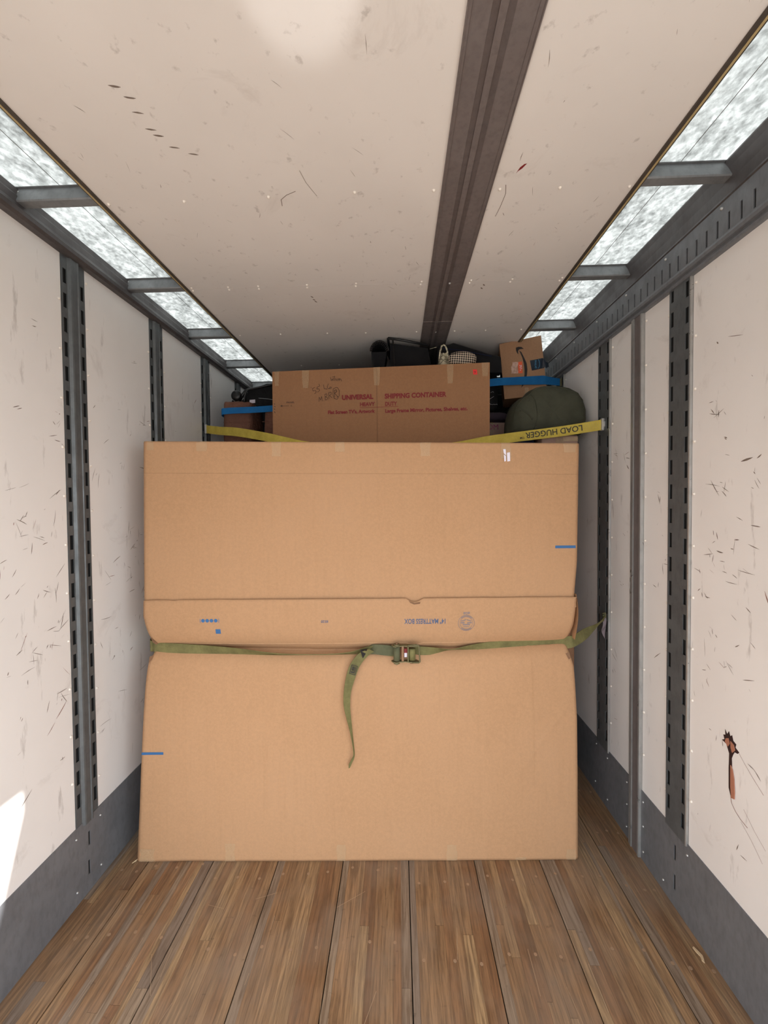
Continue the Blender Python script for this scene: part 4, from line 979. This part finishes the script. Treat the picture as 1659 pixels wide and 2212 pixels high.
# ------------------------------------------------------------------ smiling-arrow parcel, top right
am = empty('parcel_carton', 'tilted brown parcel carton with black curved arrow print behind the blue strap', 'cardboard box', loc=(0.86, 2.87, 2.37))
f_ = [(0.7252, 2.750, 2.3762), (1.012, 2.750, 2.402), (0.9689, 2.750, 2.7992), (0.6911, 2.750, 2.7471)]
bk_ = Vector((0.055, 0.25, 0.0))
pc = [Vector(p) for p in f_]
place(MB().hexa([pc[0], pc[1], pc[1] + bk_, pc[0] + bk_, pc[3], pc[2], pc[2] + bk_, pc[3] + bk_]).build('carton_body', M['card_mid'], bevel=0.002), am)
def ap(x, z, d=0.0016): return (x, 2.75 - d, z)
arrow = [(0.8016, 2.72), (0.818, 2.725), (0.8384, 2.7233), (0.8547, 2.7106), (0.8384, 2.7098), (0.8229, 2.7073), (0.8179, 2.7012), (0.8159, 2.6931), (0.8179, 2.6746), (0.8089, 2.685), (0.8024, 2.7016)]
smile = [(0.8229, 2.7011), (0.8384, 2.6885), (0.8588, 2.6471), (0.8731, 2.614), (0.8784, 2.5728), (0.8751, 2.5359), (0.8648, 2.4951), (0.8505, 2.4666), (0.8361, 2.4504), (0.8444, 2.4749), (0.8546, 2.5076), (0.8587, 2.5404), (0.8587, 2.5732), (0.8547, 2.6102), (0.8445, 2.6515), (0.8322, 2.6804)]
q = MB().poly([ap(*p) for p in arrow]); n_ = len(smile)
for k in range(8): q.poly([ap(*smile[k]), ap(*smile[k + 1]), ap(*smile[(n_ - 1) - k]), ap(*smile[n_ % n_ - k if k else 0])] if k else [ap(*smile[0]), ap(*smile[1]), ap(*smile[15])])
place(q.build('printed_arrow', M['black_ink']), am)
place(MB().poly([ap(x, z, 0.002) for x, z in [(0.8158, 2.6234), (0.8424, 2.6269), (0.8465, 2.5488), (0.8178, 2.5474)]]).build('orange_sticker', M['orange']), am)
place(MB().grid(lambda a, b: ap(0.7765 + 0.038 * a - 0.008 * (1 - b) * (1 - a) + 0.003 * math.sin(b * 9), 2.546 + 0.077 * b, 0.0022 + 0.004 * abs(noise.noise(Vector((a * 4, b * 6, 2))))), 8, 12).build('torn_label', M['torn'], smooth=True), am)
q = stroke(lambda x, z: ap(x, z, 0.003), [(0.826, 2.602), (0.832, 2.592), (0.838, 2.602), (0.838, 2.590)], 0.003); stroke(lambda x, z: ap(x, z, 0.003), [(0.828, 2.585), (0.840, 2.580)], 0.004, q); stroke(lambda x, z: ap(x, z, 0.003), [(0.829, 2.565), (0.834, 2.572)], 0.003, q)
place(q.build('printed_mark', M['paper_white']), am)
place(MB().poly([ap(x, z, 0.0018) for x, z in [(0.8947, 2.6319), (0.9812, 2.6465), (0.9850, 2.6113), (0.9905, 2.5805), (0.9078, 2.564)]]).build('navy_tape', M['navy_tape']), am)
place(MB().grid(lambda a, b: (0.975 + 0.045 * a, 2.745 - 0.012 * math.sin(a * 3 + b), 2.578 + 0.06 * b * (1 - 0.5 * a) + 0.006 * math.sin(a * 9)), 6, 6).build('tape_end', M['navy_tape'], smooth=True, label='loose crumpled end of the navy tape'), am)
place(text_on(lambda x, y: ap(0.938 - y, 2.5805 + x, 0.003), 'prime', 0.0, 0.053, 0.0, 0.017, M['cyan_ink'], 'printed_text', None, 0.0), am)
place(stroke(lambda x, z: ap(x, z, 0.003), [(0.951, 2.578), (0.957, 2.592), (0.9585, 2.61), (0.955, 2.628), (0.951, 2.636)], 0.003).build('printed_curve', M['cyan_ink']), am)
place(MB().box(0.86, 0.885, 2.7485, 2.7495, 2.40, 2.452).build('packing_tape', M['tape']), am)

# black suitcase carrying the parcel, grey crate beside it
def rounded(x0, x1, y0, y1, z0, z1, p=4.0, wob=0.0, seed=0, nu=28, nv=18, squash=None):
    """soft box (superellipsoid) with wrinkled surface"""
    cx, cy, cz = (x0 + x1) / 2, (y0 + y1) / 2, (z0 + z1) / 2; rx, ry, rz = (x1 - x0) / 2, (y1 - y0) / 2, (z1 - z0) / 2
    def sg(v, e): return math.copysign(abs(v) ** e, v)
    def g(a, b):
        th = -math.pi + 2 * math.pi * a; ph = -math.pi / 2 + math.pi * b; e = 2 / p
        x = sg(math.cos(ph), e) * sg(math.cos(th), e); y = sg(math.cos(ph), e) * sg(math.sin(th), e); z = sg(math.sin(ph), e)
        if squash: x, y, z = squash(x, y, z)
        q = Vector((cx + rx * x, cy + ry * y, cz + rz * z))
        if wob and abs(b - 0.5) < 0.499:
            w = noise.noise(q * 7 + Vector((seed, 0, 0))) + 0.5 * noise.noise(q * 17 + Vector((seed, 5, 0))); d = (q - Vector((cx, cy, cz))); d.normalize(); q = q - d * abs(w) * wob
        return q
    return MB().grid(g, nu, nv)
su = empty('suitcase', 'black fabric suitcase lying under the tilted parcel carton', 'suitcase', loc=(0.94, 2.93, ZB))
place(rounded(0.785, 1.10, 2.73, 3.15, ZB + 0.002, 2.368, 9, 0, 3).build('case_body', M['black_fab'], smooth=True), su)
place(MB().tube([(0.80, 2.728, 2.10), (1.08, 2.728, 2.10)], 0.004, 6).build('zipper', M['black_pl']), su)
place(MB().tube([(0.88, 2.735, 2.31), (0.89, 2.705, 2.32), (0.99, 2.705, 2.32), (1.0, 2.735, 2.31)], 0.008, 8).build('handle', M['black_pl'], smooth=True), su)
gc = empty('grey_crate', 'small grey plastic crate behind the blue strap by the right wall', 'crate', loc=(1.06, 2.95, 2.37))
mb = MB()
for (a, b, c, d) in ((1.072, 1.128, 2.86, 2.866), (1.072, 1.128, 3.05, 3.056), (1.072, 1.078, 2.866, 3.05), (1.122, 1.128, 2.866, 3.05)): mb.box(a, b, c, d, 2.370, 2.478)
mb.box(1.072, 1.128, 2.86, 3.056, 2.3685, 2.3705)
place(mb.build('crate_wall', M['grey_pl']), gc); place(MB().box(1.070, 1.130, 2.856, 3.060, 2.478, 2.486, 0.002).build('rim', M['grey_pl']), gc)
place(MB().box(1.085, 1.115, 2.857, 2.8595, 2.42, 2.45).build('handle_slot', M['black']), gc)

# carton with purple letters and the black tote on it
om = carton('purple_print_carton', 0.47, 0.765, 2.72, 3.1, ZB + 0.002, 2.215, M['card_pale'], 'greyish carton with purple letters between television carton and olive duffel')
place(text_on(lambda x, z: (x, 2.7185, z), 'OM', 0.604, 0.675, 2.168, 0.036, M['purple_ink'], 'printed_text', None, 0.0), om)
cl = rounded(0.50, 0.775, 2.70, 3.0, 2.217, 2.292, 3.5, 0.03, 11).build('folded_cloth', M['dark_purple'], smooth=True)
tag(cl, 'dark mauve cloth folded on the carton with purple letters', 'cloth')
tb = empty('tote_bag', 'black tote bag with faint pale script right of the television carton', 'bag', loc=(0.6, 2.85, 2.30))
place(rounded(0.44, 0.700, 2.765, 2.99, 2.295, 2.60, 5, 0.02, 5).build('bag_body', M['black_fab'], smooth=True), tb)
q = MB(); ft = lambda x, z: (x, 2.7585, z)
stroke(ft, [(0.625, 2.345), (0.630, 2.352), (0.634, 2.343), (0.640, 2.346), (0.648, 2.343), (0.656, 2.347), (0.662, 2.343), (0.672, 2.346), (0.680, 2.344)], 0.002, q)
stroke(ft, [(0.62, 2.376), (0.655, 2.398)], 0.0018, q); stroke(ft, [(0.635, 2.425), (0.65, 2.432), (0.655, 2.425)], 0.0015, q)
place(q.build('printed_script', M['white_print'], kind='stuff'), tb)
place(MB().tube([(0.50, 2.80, 2.58), (0.52, 2.79, 2.66), (0.60, 2.79, 2.69), (0.66, 2.79, 2.66), (0.68, 2.80, 2.58)], 0.007, 8).build('handle', M['black_fab'], smooth=True), tb)

for x0, x1, lb in ((-1.28, -0.46, 'unseen dark navy bundle added to absorb light at the far left end of the load'), (-0.43, 0.40, 'unseen dark navy bundle added to absorb light at the far middle of the load')):  # unseen dark cargo added to soak up light from the far skylights
    q_ = empty('unseen_dark_bundle', lb, 'bundle', group='unseen dark bundles added to absorb light', loc=((x0 + x1) / 2, 3.7, 0))
    place(rounded(x0, x1, 3.40, 4.15, 0.004, 2.71, 10, 0.012, x0).build('absorber_pad', M['navy_fab'], smooth=True), q_)
    for z in (0.9, 1.6, 2.2): place(MB().tube([(x0 + 0.05, 3.398, z), (x1 - 0.05, 3.398, z)], 0.006, 6).build('tie_band', M['black_rope']), q_)
bkb = empty('dark_backdrop', 'tall black backdrop added to darken the gap behind the tilted parcel carton', 'bag', loc=(0.76, 3.7, 0))  # black backdrop added where the lit far wall showed through
place(rounded(0.44, 1.08, 3.32, 4.10, 0.004, 2.70, 10, 0.01, 9).build('bag_body', M['black_fab'], smooth=True), bkb)
place(MB().tube([(0.50, 3.30, 2.55), (0.95, 3.30, 2.55)], 0.004, 6).build('zipper', M['black_pl']), bkb)

# olive duffel with the little carton and the blue bag it lies on
sc_ = carton('taped_carton', 0.83, 1.036, 2.345, 2.68, ZB + 0.002, 2.062, M['card_pale'], 'small carton with clear tape under the right end of the olive duffel')
place(MB().box(0.95, 1.036, 2.3435, 2.3445, 2.028, 2.052).build('packing_tape', M['tape']), sc_)
nb = rounded(0.60, 0.825, 2.36, 2.68, ZB + 0.002, 2.072, 5, 0.015, 8).build('blue_bag', M['navy_fab'], smooth=True)
tag(nb, 'dark navy cloth bag squashed under the olive duffel behind the yellow strap', 'bag')
du = empty('duffel_bag', 'large olive green canvas duffel bag by the right wall behind the yellow strap', 'bag', loc=(0.9, 2.5, 2.066))
prof = [(0.668, 2.10), (0.672, 2.20), (0.690, 2.255), (0.728, 2.300), (0.768, 2.322), (0.795, 2.352), (0.83, 2.368), (0.88, 2.374), (0.96, 2.372), (1.02, 2.360), (1.078, 2.326), (1.106, 2.28), (1.120, 2.22), (1.120, 2.14), (1.110, 2.085), (1.06, 2.066), (0.95, 2.064), (0.80, 2.068), (0.70, 2.075)]
cxd, czd = 0.90, 2.20
def duf(a, b):
    n = len(prof); t = a * n; k = int(t) % n; f = t - int(t); p = prof[k]; q_ = prof[(k + 1) % n]
    x = p[0] + (q_[0] - p[0]) * f; z = p[1] + (q_[1] - p[1]) * f
    ph = -math.pi / 2 + math.pi * b; sc = math.cos(ph) ** 0.42 if abs(b - 0.5) < 0.4999 else 0.0
    y = 2.50 + 0.155 * math.copysign(abs(math.sin(ph)) ** 0.8, math.sin(ph))
    X = cxd + (x - cxd) * sc; Z = czd + (z - czd) * sc
    if 0.02 < b < 0.98:
        v_ = Vector((X * 3, y * 3, Z * 3)); w = noise.noise(v_ * 2.2) * 0.014 + (1 - abs(noise.noise(Vector((X * 13 + Z * 7, y * 2, Z * 5 - X * 6)))) * 4) * 0.012 * (1 if X < 0.86 else 0.5)
        y += w * (1 if b < 0.5 else -1); X = cxd + (X - cxd) * (1 - w * 0.8)
    return (X, y, max(Z, 2.064))
place(MB().grid(duf, 54, 26).build('bag_body', M['olive'], smooth=True), du)
place(MB().tube([Vector(duf(k / 40, 0.30)) for k in range(1, 24)], 0.004, 6).build('piping_seam', M['olive'], smooth=True), du)
from mathutils.bvhtree import BVHTree
_b = MB().grid(duf, 54, 26); _bv = BVHTree.FromPolygons(_b.v, _b.f)
def on_bag(x, z, off=0.001):
    h = _bv.ray_cast(Vector((x, 2.0, z)), Vector((0, 1, 0)))[0]
    return (h + Vector((0, -off, 0))) if h else None
for nm, mt, r_, pts in (('end_seam', 'olive', 0.0035, [(0.775 + 0.03 * math.sin(t * 2.6), 2.335 - 0.235 * t) for t in [k / 16 for k in range(17)]]), ('pull_cord', 'olive', 0.005, [(0.715 + 0.065 * t, 2.215 - 0.06 * t ** 2) for t in [k / 8 for k in range(9)]]), ('top_seam', 'olive', 0.003, [(0.93 + 0.16 * t, 2.345 - 0.075 * t * t) for t in [k / 12 for k in range(13)]])):
    pp = [on_bag(*p) for p in pts]; pp = [p for p in pp if p]
    if len(pp) > 3: place(MB().tube(pp, r_, 6).build(nm, M[mt], smooth=True), du)
place(MB().tube([(0.735, 2.375, 2.21), (0.765, 2.362, 2.19), (0.785, 2.355, 2.15), (0.80, 2.352, 2.12)], 0.006, 6).build('pull_tab', M['black_fab'], smooth=True), du)

# ------------------------------------------------------------------ black things on top
bc = empty('folding_chair', 'black folded chair frame with sling seat lying above the television carton', 'chair', loc=(0.05, 2.72, 2.512))
place(MB().tube([(-0.056, 2.625, 2.752), (0.04, 2.628, 2.738), (0.205, 2.64, 2.708)], 0.0085, 8).build('top_rail', M['black_pl'], smooth=True), bc)
place(MB().tube([(-0.025, 2.63, 2.740), (-0.018, 2.63, 2.62), (-0.014, 2.635, 2.522)], 0.0045, 8).build('upright', M['black_rope'], smooth=True), bc)
place(MB().tube([(-0.056, 2.627, 2.75), (-0.052, 2.72, 2.745), (-0.050, 2.95, 2.735)], 0.0085, 8).build('side_rail', M['black_pl'], smooth=True), bc)
place(MB().prism([(-0.045, 2.665, 2.735), (0.205, 2.675, 2.70), (0.24, 2.675, 2.52), (-0.045, 2.665, 2.52)], (0, 0.20, 0)).build('sling_seat', M['black_fab']), bc)
rb = empty('ribbed_basket', 'black ribbed basket against the ceiling left of the folded black chair', 'basket', loc=(-0.12, 2.72, 2.512))
place(MB().grid(lambda a, b: (-0.112 + 0.055 * math.cos(math.pi * a), 2.64 + 0.18 * b, 2.675 + 0.062 * math.sin(math.pi * a)), 16, 2).build('basket_shell', M['black_fab'], smooth=True), rb)
for k in range(15):
    a = math.pi * (0.06 + 0.88 * k / 14); p = Vector((-0.112 + 0.058 * math.cos(a), 2.635, 2.675 + 0.064 * math.sin(a)))
    place(MB().tube([p, p + Vector((-0.012 * math.cos(a) - 0.006, -0.004, -0.022))], 0.0022, 6).build('rib', M['black_rope']), rb)
place(MB().tube([(-0.112 + 0.06 * math.cos(math.pi * t / 14), 2.636, 2.675 + 0.066 * math.sin(math.pi * t / 14)) for t in range(15)], 0.004, 6).build('rim', M['black_rope'], smooth=True), rb)
place(MB().prism([(-0.168, 2.652, 2.675), (-0.066, 2.652, 2.675), (-0.095, 2.652, 2.512), (-0.160, 2.652, 2.512)], (0, 0.16, 0)).build('basket_base', M['black_fab']), rb)
bb_ = empty('garment_bag', 'black soft garment bag sloping down behind the patterned bags', 'bag', loc=(0.45, 2.72, 2.515))
place(MB().prism([(0.26, 2.66, 2.520), (0.415, 2.66, 2.528), (0.56, 2.66, 2.528), (0.688, 2.66, 2.528), (0.68, 2.66, 2.632), (0.60, 2.66, 2.652), (0.47, 2.66, 2.695), (0.372, 2.66, 2.728), (0.34, 2.66, 2.718), (0.27, 2.66, 2.712)][::-1], (0, 0.08, 0)).build('bag_body', M['black_fab'], bevel=0.006), bb_)
place(MB().tube([(0.30, 2.655, 2.69), (0.42, 2.655, 2.675), (0.62, 2.655, 2.632)], 0.003, 6).build('zipper', M['navy_fab']), bb_)
# patterned handbag and woven pouch, both standing on the television carton
TZ = 2.512
hb = empty('patterned_handbag', 'small snakeskin patterned handbag with looped handle on the television carton', 'handbag', loc=(0.29, 2.53, TZ))
place(MB().grid(lambda a, b: (0.288 + (a - 0.5) * (0.074 - 0.034 * b) + 0.002 * math.sin(b * 6), 2.495 + 0.03 * (2 * a - 1) ** 2 + 0.02 * b, TZ + 0.098 * b), 10, 10).build('front_panel', M['snake'], smooth=True), hb)
place(MB().grid(lambda a, b: (0.288 + (0.5 - a) * (0.074 - 0.034 * b), 2.56 - 0.03 * (2 * a - 1) ** 2 - 0.025 * b, TZ + 0.098 * b), 10, 10).build('back_panel', M['snake'], smooth=True), hb)
place(MB().tube([(0.262, 2.505, TZ + 0.06), (0.268, 2.505, TZ + 0.105), (0.278, 2.505, TZ + 0.137), (0.290, 2.505, TZ + 0.143), (0.302, 2.505, TZ + 0.133), (0.312, 2.505, TZ + 0.105), (0.316, 2.508, TZ + 0.06)], 0.0052, 8).build('handle', M['snake'], smooth=True), hb)
place(MB().tube([(0.205, 2.50, TZ + 0.118), (0.22, 2.50, TZ + 0.122), (0.245, 2.50, TZ + 0.128)], 0.0012, 5).build('swing_tag_cord', M['snake']), hb)
wp = empty('woven_pouch', 'black and white woven pouch lying on the television carton', 'bag', loc=(0.41, 2.53, TZ))
place(rounded(0.318, 0.490, 2.47, 2.548, TZ + 0.001, TZ + 0.098, 3.2, 0.004, 2, squash=lambda x, y, z: (x, y, z * (1 - 0.22 * max(0, x)))).build('pouch_body', M['weave'], smooth=True), wp)
place(MB().tube([(0.326, 2.478, TZ + 0.075), (0.40, 2.474, TZ + 0.085), (0.47, 2.48, TZ + 0.065)], 0.002, 6).build('zipper', M['black_rope']), wp)

# ------------------------------------------------------------------ left side: wrapped bundles and the black stroller frame
bp = empty('wrapped_bundle', 'brown paper wrapped bundle at the left wall behind the blue strap', 'bundle', loc=(-1.10, 2.9, ZB))
def wr(x0, x1, y0, y1, z0, z1, seed, top_w=0.9):
    cx = (x0 + x1) / 2
    def g(a, b):
        th = 2 * math.pi * a; e = 0.35
        cxs = math.copysign(abs(math.cos(th)) ** e, math.cos(th)); sns = math.copysign(abs(math.sin(th)) ** e, math.sin(th))
        bb = min(max((b - 0.02) / 0.90, 0), 1); k = 1 - (1 - top_w) * bb
        cl_ = 1.0 if b < 0.92 else max(0.0, 1 - ((b - 0.92) / 0.08) ** 2 * 1.0)
        if b <= 0.0: cl_ = 0.0
        x = cx + (x1 - x0) / 2 * cxs * k * cl_; y = (y0 + y1) / 2 + (y1 - y0) / 2 * sns * cl_; z = z0 + (z1 - z0) * bb
        f = abs(noise.noise(Vector((x * 26 + z * 6, y * 6, z * 5 + seed)))) * 0.020
        return (x + (cx - x) * f * 2, y + ((y0 + y1) / 2 - y) * f * 2.5, z - (f * 0.7 if b > 0.9 else 0))
    return MB().grid(g, 64, 30)
place(wr(-1.235, -0.998, 2.745, 3.10, ZB + 0.002, 2.396, 1.0, 0.86).build('paper_wrap', M['brown_pad'], smooth=True), bp)
for z in (2.10, 2.25): place(MB().tube([(-1.20, 2.738, z), (-1.10, 2.736, z - 0.004), (-1.01, 2.738, z)], 0.0018, 5).build('binding_cord', M['brown_pad']), bp)
bp2 = empty('wrapped_bundle', 'smaller brown paper wrapped bundle showing left of the television carton', 'bundle', loc=(-0.85, 2.86, ZB))
place(wr(-0.945, -0.755, 2.745, 2.895, ZB + 0.002, 2.325, 6.0, 0.75).build('paper_wrap', M['brown_pad'], smooth=True), bp2)
place(MB().tube([(-0.93, 2.74, 2.25), (-0.85, 2.735, 2.245), (-0.78, 2.74, 2.25)], 0.002, 5).build('binding_cord', M['brown_pad']), bp2)
bf = empty('black_carrier', 'black padded carrier with round knob and curved tubes on the brown bundle', 'carrier', loc=(-1.0, 2.98, 2.40))
kb = MB(); n_ = 20
def disc(a, b):
    th = 2 * math.pi * a; r = 0.039 * math.sin(math.pi * b) ** 0.6; return (-1.172 + r * math.cos(th), 2.90 - 0.022 * math.cos(math.pi * b), 2.474 + r * math.sin(th))
place(kb.grid(disc, 20, 10).build('round_knob', M['black_pl'], smooth=True), bf)
place(MB().tube([(-1.19, 2.91, 2.435), (-1.20, 2.91, 2.42), (-1.215, 2.91, 2.402)], [0.02, 0.016, 0.012], 8).build('knob_foot', M['black_fab'], smooth=True), bf)
place(MB().tube([(-1.16, 2.92, 2.44), (-1.136, 2.92, 2.482), (-1.108, 2.92, 2.515), (-1.075, 2.92, 2.526), (-1.04, 2.92, 2.530)], [0.012, 0.013, 0.012, 0.010, 0.007], 10).build('curved_tube', M['black_pl'], smooth=True), bf)
place(MB().tube([(-1.110, 2.89, 2.40), (-1.108, 2.89, 2.46), (-1.096, 2.89, 2.502), (-1.075, 2.89, 2.516), (-1.00, 2.885, 2.527), (-0.90, 2.88, 2.545), (-0.78, 2.88, 2.56)], 0.0085, 10).build('curved_tube', M['black_pl'], smooth=True), bf)
place(MB().prism([(-1.20, 2.91, 2.399), (-0.99, 2.91, 2.399), (-0.99, 2.91, 2.30), (-0.76, 2.91, 2.30), (-0.76, 2.91, 2.565), (-0.955, 2.91, 2.562), (-1.00, 2.91, 2.548), (-1.09, 2.91, 2.515), (-1.12, 2.91, 2.46)][::-1], (0, 0.16, 0)).build('padded_body', M['black_fab'], bevel=0.01), bf)
place(MB().box(-0.985, -0.752, 2.91, 3.07, ZB + 0.002, 2.30, 0.008).build('lower_body', M['black_fab']), bf)
place(MB().prism([(-1.078, 2.905, 2.419), (-1.037, 2.905, 2.421), (-1.037, 2.905, 2.446), (-1.077, 2.905, 2.443)][::-1], (0, 0.002, 0)).build('care_label', M['paper_white'], label='small white label'), bf)
place(MB().tube([(-1.01, 2.905, 2.455), (-0.94, 2.905, 2.448), (-0.86, 2.905, 2.435)], 0.0025, 6).build('piping', M['grey_pl']), bf)

# ------------------------------------------------------------------ blue and yellow load straps
bs = empty('blue_strap', 'wide blue load strap stretched across behind the television carton', 'strap', loc=(0, 2.7, 2.4))
kk = [(-1.340, 3.36, 2.33, 0, 0, 1, 0.045), (-1.236, 3.08, 2.325, 0, 0, 1, 0.045), (-1.230, 2.86, 2.322, 0, 0, 1, 0.045), (-1.212, 2.738, 2.318, 0, 0, 1, 0.043), (-1.15, 2.722, 2.324, 0, 0, 1, 0.042), (-0.85, 2.718, 2.334, 0, 0, 1, 0.042), (-0.3, 2.705, 2.38, 0, 0, 1, 0.045), (0.2, 2.695, 2.43, 0, 0, 1, 0.047), (0.62, 2.70, 2.475, 0, 0, 1, 0.049), (0.80, 2.725, 2.49, 0, 0, 1, 0.052), (0.94, 2.742, 2.497, 0, 0, 1, 0.058), (0.985, 2.744, 2.498, 0, 0, 1, 0.058), (1.02, 2.755, 2.497, 0, 0, 1, 0.053), (1.10, 2.79, 2.497, 0, 0, 1, 0.048), (1.123, 2.80, 2.497, 0, 0, 1, 0.046)]
mb, S_ = ribbon(kk, 140, 0.0025); place(mb.build('webbing', M['web_blue']), bs)
place(MB().box(1.112, 1.124, 2.790, 2.806, 2.470, 2.522, 0.002).build('end_fitting', M['old_steel']), bs)
place(MB().box(-1.350, -1.338, 3.35, 3.38, 2.30, 2.36, 0.002).build('end_fitting', M['old_steel']), bs)

ys = empty('yellow_strap', 'yellow load strap with upside down black lettering in front of the olive duffel', 'strap', loc=(0, 2.4, 2.08))
yk = [(-1.350, 2.790, 2.214, 0, 0.0, 1, 0.056), (-1.19, 2.655, 2.176, 0, 0, 1, 0.055), (-1.025, 2.555, 2.147, 0.02, 0, 1, 0.055), (-0.80, 2.452, 2.094, 0.02, 0, 1, 0.053), (-0.68, 2.435, 2.066, 0, 0.2, 1, 0.050), (-0.50, 2.41, 2.030, 0, 0.5, 1, 0.05), (-0.05, 2.365, 1.985, 0, 0.4, 1, 0.05), (0.30, 2.325, 2.000, 0, 0.2, 1, 0.053), (0.533, 2.305, 2.034, -0.05, 0, 1, 0.054), (0.899, 2.290, 2.074, -0.08, 0, 1, 0.056), (1.05, 2.262, 2.092, -0.08, 0, 1, 0.056), (1.118, 2.238, 2.100, -0.05, 0, 1, 0.056)]
mb, S_ = ribbon(yk, 160, 0.0025); place(mb.build('webbing', M['web_yellow']), ys)
cum = [0.0]
for a, b in zip(S_, S_[1:]): cum.append(cum[-1] + (Vector(b[:3]) - Vector(a[:3])).length)
TOT = cum[-1]
def on_y(d, t):      # d measured back from the right end, t across
    s = TOT - d; k = max(0, min(len(cum) - 2, next((i for i in range(len(cum) - 1) if cum[i + 1] >= s), len(cum) - 2)))
    f = (s - cum[k]) / (cum[k + 1] - cum[k]); a, b = S_[k], S_[k + 1]
    c = Vector(a[:3]).lerp(Vector(b[:3]), f); w = Vector(a[3:6]).lerp(Vector(b[3:6]), f).normalized(); tt = (Vector(b[:3]) - Vector(a[:3])).normalized(); nn = tt.cross(w).normalized()
    if nn.y > 0: nn = -nn
    return c + w * t + nn * 0.0024
place(text_on(on_y, 'LOAD HUGGER', 0.098, 0.405, 0.0165, 0.033, M['black_ink'], 'printed_text', None, 0.012, True), ys)
place(text_on(on_y, 'TM', 0.410, 0.436, -0.004, 0.0115, M['black_ink'], 'printed_text', None, 0.012, True), ys)
q = MB()
for k in range(7): stroke(on_y, [(0.012 + 0.011 * k, -0.02), (0.018 + 0.011 * k, 0.02)], 0.0012, q)
place(q.build('stitching', M['trim_tan']), ys)
place(MB().box(1.112, 1.126, 2.224, 2.252, 2.068, 2.134, 0.003).build('end_fitting', M['screw']), ys)
place(MB().box(1.117, 1.126, 2.216, 2.262, 2.085, 2.116, 0.002).build('end_fitting', M['screw']), ys)
place(MB().box(-1.356, -1.340, 2.778, 2.806, 2.180, 2.246, 0.003).build('end_fitting', M['screw']), ys)
